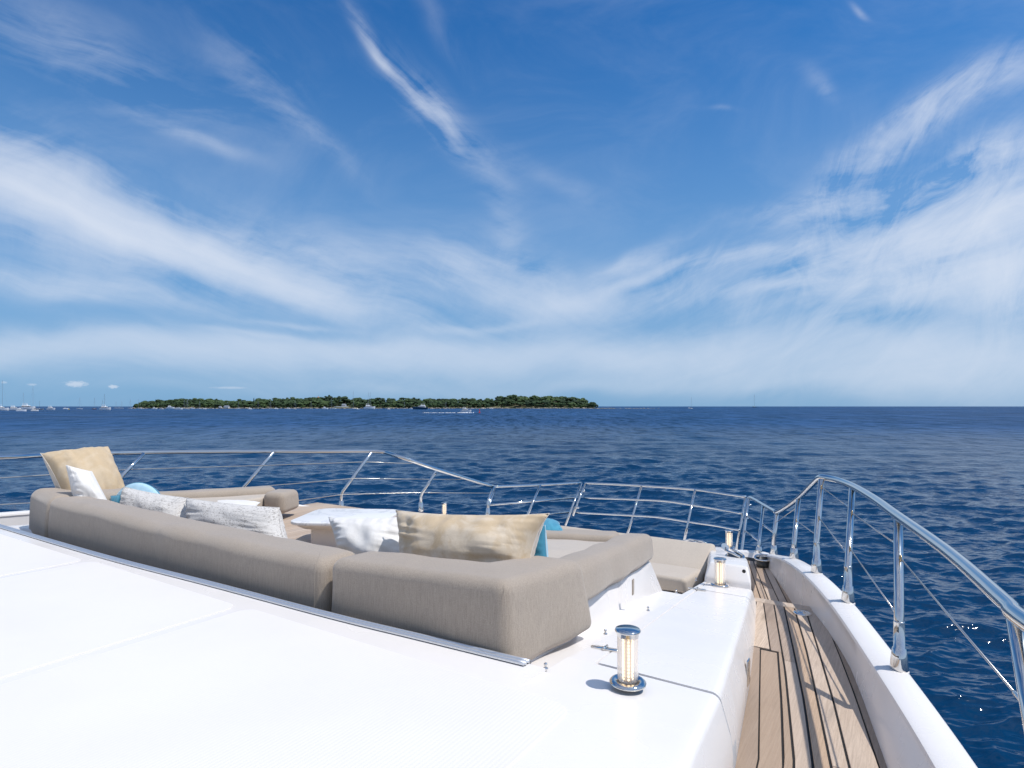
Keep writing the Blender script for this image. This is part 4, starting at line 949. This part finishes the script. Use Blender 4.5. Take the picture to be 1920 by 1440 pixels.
def wpath(pts): part('wire', tube([PZ(*p) for p in pts], .0042, 6), 'wire_steel', pt, True)
wpath([(-200, 903, 4.8), (0, 896, 5.1), (95, 890, 5.3), (245, 880, 5.7), (500, 872.5, 6.15), (683, 866, 6.4), (773, 869, 6.5)])
wpath([(-200, 965, 4.8), (0, 946, 5.0), (205, 934, 5.5), (320, 922, 5.75), (462, 914, 6.05), (560, 906, 6.15), (662, 897, 6.3), (868, 899, 6.8)])
wpath([(460, 952, 5.9), (642, 927, 6.28), (790, 923.5, 6.6), (920, 924.5, 7.0)])

# port foredeck things: snap on the port coaming
o = link('snap_stud', mesh(*lathe(PZ(735, 961, 5.6), [(.012, 0), (.012, .01), (.02, .02), (.012, .03)], 10)), 'dark_metal'); tag(o, 'dark stud on the far white coaming left of the distant lamp', 'snap stud')

# ------------------------------------------------------------------ ISLAND
DI = 1150.0
def isl(px, D=DI, z=0.0):
    v = cw((px-CX)/F*D, D, 0); v.z = z; return v
prof = [(240, 763), (247, 758), (254, 754), (265, 750), (283, 747.5), (317, 745), (367, 742.5), (400, 744.5), (430, 748), (450, 744), (470, 748), (490, 743), (560, 742), (600, 741), (650, 740), (690, 744), (730, 742), (760, 743), (800, 743), (840, 744), (880, 742), (900, 745), (930, 740), (965, 737), (1000, 738), (1030, 739), (1070, 739), (1095, 744), (1112, 751), (1121, 759), (1130, 763)]
def ptop(px): return interp_c(prof, px)
def pxm(dpx, D=DI): return dpx*D/F
# ground
nx, ny = 200, 14; vs, fs = [], []
for i in range(nx+1):
    px = 236+(1240-236)*i/nx
    inside = 1.0 if px < 1118 else 0.0
    hh = max(0.0, pxm(HY-ptop(px))-8.5)*inside
    for j in range(ny+1):
        D = DI-8+22*j
        u = j/ny
        e = min(1, (px-236)/25)*1.0
        if px < 1118: z = -1.2+e*(min(1, j*1.1)*2.2+hh*min(1, max(0, (j-1)/5))*(1-max(0, (u-.75)*4)*.9))
        else:
            k = (px-1118)/(1236-1118); z = -1.0+(1.9*max(0,1-k)**.7)*math.exp(-((j-2)/1.6)**2)
        z += (mnoise.noise(Vector((px*.12, j*.9, 0)))*.9+mnoise.noise(Vector((px*.5, j*1.9, 3)))*.5)*(1 if z > -1 else 0)
        vs.append(isl(px*1.0+(j*.0), D, z))
fs = [(i*(ny+1)+j, (i+1)*(ny+1)+j, (i+1)*(ny+1)+j+1, i*(ny+1)+j+1) for i in range(nx) for j in range(ny)]
struct(link('island', mesh(vs, fs), 'island_soil'))
def rockmesh(seed):
    bm = bmesh.new(); bmesh.ops.create_icosphere(bm, subdivisions=2, radius=1)
    for v in bm.verts: v.co *= 1+.45*mnoise.noise(v.co*1.3+Vector((seed*9, 0, 0))); v.co.z *= .5
    me = bpy.data.meshes.new('rock'); bm.to_mesh(me); bm.free(); me.materials.append(MATS['rock']); return me
rk = [rockmesh(i) for i in range(5)]
# the rocky edge: one uncountable band of stones
dat = []
for k in range(620):
    px = random.uniform(245, 1236); 
    s_ = random.uniform(.6, 1.9)*(1 if px < 1120 else .8); c = isl(px, DI-8+random.uniform(-1, 20)*(1 if px < 1120 else 1.6), random.uniform(-.1, 1.2 if px < 1120 else .35)); me = rk[k % 5]; a = random.random()*6
    sx = s_*random.uniform(1, 2.6)
    M_ = Matrix.Translation(c) @ Matrix.Rotation(a, 4, 'Z') @ Matrix.Diagonal((sx, s_*1.1, s_, 1))
    dat.append(([M_ @ v.co for v in me.vertices], [tuple(p.vertices) for p in me.polygons]))
stuff(link('shore_rocks', mesh(*merge(*dat)), 'rock'))
# trees
def crown_mesh(kind, seed):
    rnd = random.Random(seed); bm = bmesh.new(); vs, fs = [], []
    lobes = []
    if kind == 'cypress':
        for k in range(10): z = .12+.86*k/9; lobes.append((Vector((rnd.uniform(-.03, .03), rnd.uniform(-.03, .03), z)), .13*(1-z)+.035, 1.6))
    else:
        nl = rnd.randint(9, 13)
        for k in range(nl):
            a = rnd.random()*6.28; r_ = rnd.random()**.5*.46; z = .42+.40*rnd.random()*(1-r_*.8)+.12
            lobes.append((Vector((r_*math.cos(a), r_*math.sin(a), z)), rnd.uniform(.15, .25), .72))
        for k in range(5):
            a = rnd.random()*6.28; lobes.append((Vector((.38*math.cos(a), .38*math.sin(a), rnd.uniform(.22, .38))), rnd.uniform(.14, .2), .8))
    for c, r_, fl in lobes:
        b2 = bmesh.new(); bmesh.ops.create_icosphere(b2, subdivisions=1, radius=r_)
        for v in b2.verts: v.co *= 1+.5*mnoise.noise(v.co*9+c*20); v.co.z *= fl; v.co += c
        k = len(vs); b2.verts.index_update(); vs += [v.co.copy() for v in b2.verts]; fs += [tuple(v.index+k for v in f.verts) for f in b2.faces]; b2.free()
        for q in range(38):   # leaf tufts standing off the lobe
            d = Vector((rnd.gauss(0, 1), rnd.gauss(0, 1), rnd.gauss(0, 1)+.3)).normalized(); p = c+Vector((d.x, d.y, d.z*fl))*r_*rnd.uniform(.95, 1.22)
            t1 = d.orthogonal().normalized()*r_*rnd.uniform(.12, .24); t2 = d.cross(t1).normalized()*r_*rnd.uniform(.12, .24); k = len(vs)
            t1 += d*r_*rnd.uniform(-.1, .1)
            vs += [p+t1, p+t2, p-t1*.8-t2*.6]; fs.append((k, k+1, k+2))
    return mesh(vs, fs)
crowns = {'pine': [crown_mesh('pine', s_) for s_ in range(7)], 'dark': [crown_mesh('dark', 20+s_) for s_ in range(3)], 'bright': [crown_mesh('bright', 40+s_) for s_ in range(3)], 'cypress': [crown_mesh('cypress', 50)]}
for k, m_ in (('pine', 'pine_leaf'), ('dark', 'dark_leaf'), ('bright', 'bright_leaf'), ('cypress', 'dark_leaf')):
    for me in crowns[k]: me.materials.append(MATS[m_])
trunk_me = mesh(*merge(tube_data([Vector((0, 0, -.05)), Vector((.02, 0, .25)), Vector((.01, .02, .55))], [.028, .022, .012], 6), tube_data([Vector((.02, 0, .3)), Vector((.16, .05, .5))], [.014, .007], 5), tube_data([Vector((.02, 0, .28)), Vector((-.14, -.06, .48))], [.014, .007], 5)))
trunk_me.materials.append(MATS['bark'])
NAMES = {'pine': ('pine_tree', 'dense mid green pine in the wood covering the island', 'pines of the island wood'),
         'dark': ('dark_evergreen', 'dark shaded evergreen in the wood covering the island', 'dark evergreens of the island wood'),
         'bright': ('bushy_tree', 'low yellow-green bushy tree near the shore of the island', 'bushy trees along the island shore')}
def tree(px, D, ztop, H, kind, wf_=1.0, label=None, group=None):
    nm, lb, gp = NAMES.get(kind, ('cypress_tree', '', None))
    loc = isl(px, D, ztop-H); o = thing(nm, label or lb, 'tree', group if label else gp, tuple(loc))
    o.rotation_euler.z = random.random()*6.28; o.scale = (H*wf_, H*wf_, H)
    c = bpy.data.objects.new('crown', random.choice(crowns[kind])); COL.objects.link(c); c.parent = o
    if kind != 'cypress' or True:
        q = bpy.data.objects.new('trunk', trunk_me); COL.objects.link(q); q.parent = o
    return o
cnt = 0
for row, (d_, fr0, npt) in enumerate(((14, .48, 66), (38, .72, 68), (66, .90, 70), (98, 1.0, 68))):
    for k in range(npt):
        px = 250+(1116-250)*(k+.5)/npt+random.uniform(-5, 5)
        D = DI+d_+random.uniform(-8, 8); tot_h = pxm(HY-ptop(px), D)
        zt = tot_h*fr0*random.uniform(.93, 1.05)+CAMZ*0+ (0 if row else random.uniform(-1, 2))
        H = min(max(zt*1.0, 6.0), random.uniform(11.5, 16.0)); 
        if row == 0: H = max(5.5, min(zt, random.uniform(8, 12)))
        zt = max(zt, 6.0) if row < 3 else zt
        if px < 262 or px > 1103: zt = tot_h*random.uniform(.8, 1.0); H = max(zt, 4)
        if row <= 1 and (628 < px < 662) : continue
        kind = random.choices(['pine', 'dark', 'bright'], [.62, .24, .14] if row > 1 else [.5, .3, .2])[0]
        tree(px, D, zt+.6, H*1.02, kind, random.uniform(1.15, 1.6)); cnt += 1
tree(476, DI+20, pxm(20), 17, 'cypress', .8, 'slim dark cypress spire rising at the left third of the island')
tree(965, DI+70, pxm(28), 15, 'pine', .9, 'tallest round pine of the island skyline, left of its right-hand end')
tree(616, DI+80, pxm(27), 15, 'dark', 1.0, 'dark round crown rising just right of the orange bell tower')
tree(1111, DI+10, pxm(12.5), 12, 'dark', .85, 'dark pine standing near the right tip of the island')
tree(1119, DI+10, pxm(8.0), 7.5, 'dark', .9, 'last small pine at the right tip of the island before the reef')
# undergrowth mass hiding the ground between the trunks
dat = []
for k in range(420):
    px = random.uniform(258, 1112); D = DI+random.uniform(10, 90); th = pxm(HY-ptop(px))
    if 630 < px < 660 and D < DI+40: continue
    z = min(th*.55, 1.0+(D-DI)/100*th*.55); r_ = random.uniform(2.5, 4.2); a = random.random()*6
    me = crowns['bright' if k % 5 == 0 else 'dark'][k % 3]; M_ = Matrix.Translation(isl(px, D, z-r_*.6)) @ Matrix.Rotation(a, 4, 'Z') @ Matrix.Diagonal((r_*2.2, r_*2.2, r_*1.5, 1))
    if k < 160: dat.append(([M_ @ v.co for v in me.vertices], [tuple(p.vertices) for p in me.polygons]))
stuff(link('undergrowth', mesh(*merge(*dat)), 'dark_leaf'))
# buildings on the island
bp = isl(597, DI+95, pxm(18)); bw = 2.6
tw = thing('bell_tower', 'small orange brick tower peeking above the island trees', 'tower', None, tuple(bp))
part('wall', mesh(*box_data((bp.x, bp.y, bp.z), (bw*1.5, bw*1.5, 8))), 'terracotta', tw)
rt = Vector((bp.x, bp.y, bp.z+6.6)); rv = [(bp.x+a*bw*.9, bp.y+b_*bw*.9, bp.z+4) for a, b_ in ((-1, -1), (1, -1), (1, 1), (-1, 1))]+[tuple(rt)]
part('roof', mesh(rv, [(0, 1, 4), (1, 2, 4), (2, 3, 4), (3, 0, 4), (3, 2, 1, 0)]), 'terracotta', tw)
part('cross', tube([rt, rt+Vector((0, 0, 3))], .15, 6), 'spar_dark', tw)
def house(px, D, z, w_, h_, label, roof='gable'):
    c = isl(px, D, z); hs_ = thing('house', label, 'house', None, tuple(c))
    part('wall', mesh(*box_data((c.x, c.y, c.z+h_/2), (w_, w_*.6, h_), PHI)), 'plaster', hs_)
    ex = Vector((cs, sn, 0)); ey = Vector((-sn, cs, 0)); a, b_ = w_*.54, w_*.34
    v = [c+ex*s1_*a+ey*s2_*b_+Vector((0, 0, h_)) for s1_, s2_ in ((-1, -1), (1, -1), (1, 1), (-1, 1))]+[c+ex*s_*a*.75+Vector((0, 0, h_+h_*.5)) for s_ in (-1, 1)]
    part('roof', mesh(v, [(0, 1, 5, 4), (2, 3, 4, 5), (1, 2, 5), (3, 0, 4)]), 'boat_grey', hs_)
    for k in (-.3, 0, .3): part('window', mesh(*box_data(tuple(c+ex*w_*k-ey*(w_*.302)+Vector((0, 0, h_*.5))), (w_*.1, .1, h_*.4), PHI)), 'boat_window', hs_)
house(645, DI+12, 3.8, 8, 3.6, 'white house with grey roof in the clearing at the island middle')
ht = isl(640, DI+6, 3.6); tag(link('garden_wall', mesh(*box_data(tuple(ht), (27, .6, 1.3), PHI)), 'plaster'), 'long low white wall in front of the clearing on the island', 'wall')
house(425, DI-1, 1.0, 9, 3.2, 'low white house on the shore of the left half of the island')
house(413, DI, 1.0, 5, 2.4, 'small white boathouse left of the low shore house')

# ------------------------------------------------------------------ BOATS
def hull_mesh(L=1, B=.3, Hh=.14, bowup=.05, mt='boat_white'):
    st = [(-.5, .82), (-.3, .95), (0, 1.0), (.2, .9), (.38, .55), (.5, .02)]; vs = []
    for x, wv_ in st:
        z = Hh+bowup*max(0, x+.1)*1.8
        for y, zz in ((-1, z), (-.86, z*.3), (-.5, -.04), (.5, -.04), (.86, z*.3), (1, z)): vs.append((x*(1 if zz > .02 else .93), y*B/2*wv_, zz))
    n = len(st); fs = [(i*6+j, i*6+j+1, (i+1)*6+j+1, (i+1)*6+j) for i in range(n-1) for j in range(5)]
    fs += [(i*6, (i+1)*6, (i+1)*6+5, i*6+5) for i in range(n-1)]+[(0, 1, 2, 3, 4, 5)]
    me = mesh(vs, fs); bm = bmesh.new(); bm.from_mesh(me); bmesh.ops.recalc_face_normals(bm, faces=bm.faces); bm.to_mesh(me); bm.free()
    me.materials.append(MATS[mt]); return me
def taper(x0, x1, w_, z0, z1, rake=.05, mt='boat_white', inset=.85):
    top = [(x0+rake*.3, -w_/2*inset, z1), (x1-rake, -w_/2*inset*.8, z1), (x1-rake, w_/2*inset*.8, z1), (x0+rake*.3, w_/2*inset, z1)]
    bot = [(x0, -w_/2, z0), (x1, -w_/2*.7, z0), (x1, w_/2*.7, z0), (x0, w_/2, z0)]
    me = bevelled(prism_data([Vector(v) for v in top], [Vector(v) for v in bot]), .006, 1, False); me.materials.append(MATS[mt]); return me
HM = {c: hull_mesh(mt=c) for c in ('boat_white', 'boat_navy', 'boat_red', 'boat_grey')}
HS = {c: hull_mesh(B=.26, Hh=.085, bowup=.03, mt=c) for c in ('boat_white', 'boat_navy', 'boat_red', 'boat_grey')}
MP = {'cabin': taper(-.36, .22, .24, .13, .23, .10), 'window_band': taper(-.345, .19, .243, .165, .205, .03, 'boat_window', .93), 'flybridge': taper(-.32, .02, .19, .23, .28, .06), 'hardtop': taper(-.30, -.04, .19, .345, .36, .01)}
post4 = merge(*[tube_data([Vector((x, y, .27)), Vector((x+.02, y, .35))], .006, 5) for x in (-.28, -.08) for y in (-.08, .08)]); MP['hardtop_leg'] = mesh(*post4); MP['hardtop_leg'].materials.append(MATS['boat_white'])
SPm = {'cabin': taper(-.15, .2, .15, .085, .125, .08), 'window_band': taper(-.13, .17, .152, .098, .114, .04, 'boat_window', .95), 'cockpit_cover': taper(-.4, -.17, .16, .10, .17, .05, 'sail_cloth')}
WHT = {k: MATS for k in ()}
def boat(kind, px, yw, wpx, label, mast=None, hull='boat_white', head=90, mastx=.06, fly=True, dark=False, group=None, name=None, D=None):
    D = D or CAMZ*F/max(yw-HY, 1.2); Ln = (1.3 if px < 240 else 1.12)*wpx*D/F
    foreshort = max(.35, abs(math.sin(R(head)))+.3*abs(math.cos(R(head)))); Ln = Ln/foreshort
    loc = isl(px, D, 0.02)
    o = thing(name or ('motor_yacht' if kind == 'motor' else 'sailing_boat'), label, 'boat', group or ('motor boats at anchor' if kind == 'motor' else 'sailing boats at anchor'), tuple(loc))
    o.rotation_euler.z = PHI+R(90-head); o.scale = (Ln, Ln, Ln*(1.3 if kind == 'motor' and hull == 'boat_white' else 1))
    def add(nm, me):
        c = bpy.data.objects.new(nm, me); COL.objects.link(c); c.parent = o; return c
    if kind == 'motor':
        add('hull', HM[hull]); add('cabin', MP['cabin']); add('window_band', MP['window_band'])
        if fly: add('flybridge', MP['flybridge']); add('hardtop', MP['hardtop']); add('hardtop_leg', MP['hardtop_leg'])
    else:
        add('hull', HS[hull]); add('cabin', SPm['cabin']); add('window_band', SPm['window_band']); add('cockpit_cover', SPm['cockpit_cover'])
    for i, (mx, mh) in enumerate(mast or []):
        H = mh*D/F/Ln; r_ = .085*D/600/Ln
        me = tube([Vector((mx, 0, .08)), Vector((mx, 0, H))], [r_, r_*.7], 6); me.materials.append(MATS['spar_dark' if dark else 'spar']); add('mast', me)
        me = tube([Vector((mx, 0, .17)), Vector((mx-.36, 0, .185))], r_*1.6, 6); me.materials.append(MATS['sail_cloth']); add('boom', me)
        me = merge(tube_data([Vector((mx, 0, H*.97)), Vector((.48, 0, .12))], r_*.25, 4), tube_data([Vector((mx, 0, H*.97)), Vector((-.48, 0, .1))], r_*.25, 4)); me = mesh(*me); me.materials.append(MATS['spar']); add('rigging', me)
    return o
B = boat
B('motor', 4, 770, 18, 'white motor yacht cut by the left edge of the photo', head=80)
B('sail', 3, 768.5, 16, 'tall-masted sailing boat at the very left edge', [(.06, 56)], head=70, dark=True)
B('motor', 28, 769.5, 16, 'white flybridge motor yacht, second from the left edge', head=78)
B('sail', 43, 768, 9, 'sailing boat with faint mast behind the anchored white yachts at far left', [(.06, 32)], head=60)
B('motor', 40, 771.5, 12, 'small white cruiser lying lowest in the left cluster of yachts', fly=False, head=60)
B('motor', 52, 768.5, 21, 'longest white motor yacht of the left cluster', head=85)
B('sail', 61, 767.5, 9, 'sailing boat with the tallest mast of the left cluster', [(.06, 44)], head=70)
B('motor', 65, 771, 8, 'little white boat right of the longest yacht in the left cluster', fly=False, head=40)
B('sail', 72, 768.5, 14, 'grey sailing boat closing the left cluster on its right', [(.1, 17)], 'boat_grey', head=75, dark=True)
B('motor', 96, 769, 14, 'single white cruiser lying apart, right of the left cluster', head=100)
B('motor', 123, 767.2, 6, 'tiny white boat beside a yellow buoy', fly=False, head=50)
B('sail', 149, 767.2, 8, 'white sailing boat alone between the tiny boat and the red-hulled one', [(.05, 22)], head=70)
B('sail', 177, 767.5, 9, 'sailing boat with a reddish hull left of the big trawler yacht', [(.05, 22)], 'boat_red', head=110)
B('motor', 198, 769, 17, 'tall white trawler yacht left of the island', head=95)
B('sail', 194.5, 766.8, 9, 'two-masted sailing boat behind the white trawler yacht', [(.1, 28), (-.15, 16)], head=60, dark=True)
for px, mh, lb in ((217, 13, 'first of three tiny boats between trawler yacht and island'), (223, 4, 'middle tiny boat between trawler yacht and island'), (228, 13, 'third tiny boat, nearer the island tip')):
    B('sail', px, 765.8, 5, lb, [(.05, mh)], head=60)
B('sail', 244, 766.2, 7, 'sailing boat just off the left tip of the island', [(.05, 18)], head=75)
B('sail', 261, 766.3, 9, 'sailing boat in front of the left tip of the island', [(-.1, 18)], head=85)
B('motor', 290, 767.2, 8, 'white boat off the left beach, under the first tall trees', head=80)
B('motor', 303, 767.8, 8, 'white boat right of the one off the left beach', fly=False, head=100)
B('motor', 320, 766.6, 13, 'wide white yacht close to the left beach', head=90)
B('motor', 335, 768.2, 13, 'low open speedboat with pale pink hull line off the left beach', fly=False, head=90, name='speedboat')
B('sail', 345, 766.6, 5, 'narrow sailing boat, left one of the close-standing masts', [(.05, 18)], head=70)
B('sail', 351, 767.2, 7, 'sailing boat with a pair of masts off the left beach', [(.1, 18), (-.06, 18)], head=50)
B('motor', 361, 766.6, 6, 'small white boat right of the paired masts', head=70)
B('motor', 384, 767.3, 5, 'small white boat left of the low shore house', fly=False, head=40)
B('sail', 374, 766.6, 5, 'sailing boat with a thin mast before the left wood', [(.05, 15)], head=40)
B('sail', 447, 766.6, 5, 'sailing boat with a thin mast left of the cypress', [(.05, 14)], head=40)
B('motor', 469, 767.4, 6, 'small white boat left of the dark-hulled sailing boat', head=50)
B('sail', 484, 767.2, 9, 'dark-hulled sailing boat right of the cypress', [(.0, 16)], 'boat_navy', head=80)
B('sail', 507, 766.7, 6, 'sailing boat with thin mast right of the dark-hulled one', [(.05, 16)], head=60)
B('motor', 518, 767.2, 6, 'small white boat right of the dark-hulled sailing boat', head=50)
B('motor', 541, 766.9, 6, 'white boat midway between cypress and bell tower', head=70)
B('sail', 553, 767.2, 6, 'sailing boat left of the bell tower, hull turned away', [(.05, 18)], head=40)
B('sail', 583, 766.9, 6, 'sailing boat close below the orange bell tower', [(.05, 16)], head=50)
B('motor', 610, 767.2, 10, 'bluish white cruiser right below the bell tower', head=80)
B('sail', 621, 766.9, 7, 'sailing boat beside the bluish white cruiser', [(.05, 22)], head=80)
B('motor', 626, 767.2, 8, 'low white boat in front of the garden wall', fly=False, head=95)
B('sail', 662, 766.9, 8, 'sailing boat with the tallest mast in front of the island', [(.05, 34)], head=75)
B('motor', 671, 767.6, 5, 'tiny white boat right of the tallest mast', fly=False, head=60)
B('motor', 693, 767.2, 19, 'broad white passenger yacht in front of the island middle', head=90, name='passenger_boat')
B('sail', 692.5, 766.6, 8, 'ketch with two equal masts behind the broad passenger yacht', [(-.22, 32), (.22, 32)], head=90)
B('motor', 729, 767.6, 5, 'tiny white boat between passenger yacht and navy yacht', fly=False, head=60)
B('motor', 772, 767.4, 8, 'white boat touching the bow of the navy yacht', fly=False, head=90)
B('motor', 788, 767.6, 25, 'long navy blue superyacht in front of the island', hull='boat_navy', head=-90, name='superyacht')
B('motor', 819, 767.0, 6, 'small dark boat right of the navy superyacht', fly=False, hull='boat_navy', head=90)
B('sail', 758, 766.6, 5, 'sailing boat with thin mast left of the navy superyacht', [(.05, 14)], head=60)
B('sail', 836, 767.1, 6, 'sailing boat left of the moving white cruiser', [(.05, 14)], head=60)
mc = B('motor', 874, 773.5, 20, 'white flybridge cruiser under way, trailing a white wake', head=112, name='motor_cruiser')
mc['group'] = 'boats under way'
B('motor', 921, 766.9, 6, 'tiny white boat right of the red buoy near the rocks', fly=False, head=90)
B('sail', 1296, 766.4, 8, 'sailing boat with a thin mast right of the reef', [(.05, 22)], head=55)
B('motor', 1292, 765.6, 4, 'tender lying beside the sailing boat right of the reef', fly=False, head=60)
B('sail', 1414.5, 763.6, 8, 'dark sailing boat alone on the horizon at right', [(.0, 24)], 'boat_navy', head=85, dark=True, D=2600)
# wake foam
cwk = isl(872, 385, .05); e_ = Vector((cs, sn, 0)); dat = []
for k in range(60):
    u = random.random(); c = cwk-e_*(3+u*24)+Vector((-sn, cs, 0))*random.uniform(-1, 1)*(.6+u*2); dat.append(lathe(c, [(random.uniform(.3, 1.2)*(1-u*.5), 0), (.1, random.uniform(.08, .25))], 7))
for k in range(16): c = cwk+e_*random.uniform(-3, 6)+Vector((sn, -cs, 0))*1.4; dat.append(lathe(c, [(random.uniform(.4, .8), 0), (.1, random.uniform(.2, .5))], 7))
stuff(link('wake_foam', mesh(*merge(*dat)), 'foam'))
bb = isl(899, 380, 0); o = link('channel_buoy', mesh(*lathe(bb, [(.55, -.3), (.55, .5), (.25, .8), (.22, 2.2), (.05, 2.5)], 12)), 'buoy_red'); tag(o, 'red channel buoy right of the moving white cruiser', 'buoy')
m, t, b = mat('buoy_yellow', (.7, .5, .04), .5)
bb = isl(129, 800, 0); o = link('mooring_buoy', mesh(*lathe(bb, [(.2, -.2), (.9, .3), (.6, .9), (.1, 1.1)], 10)), 'buoy_yellow'); tag(o, 'small yellow buoy beside the tiny white boat at left', 'buoy')
print('objects', len(bpy.data.objects), 'trees', cnt)
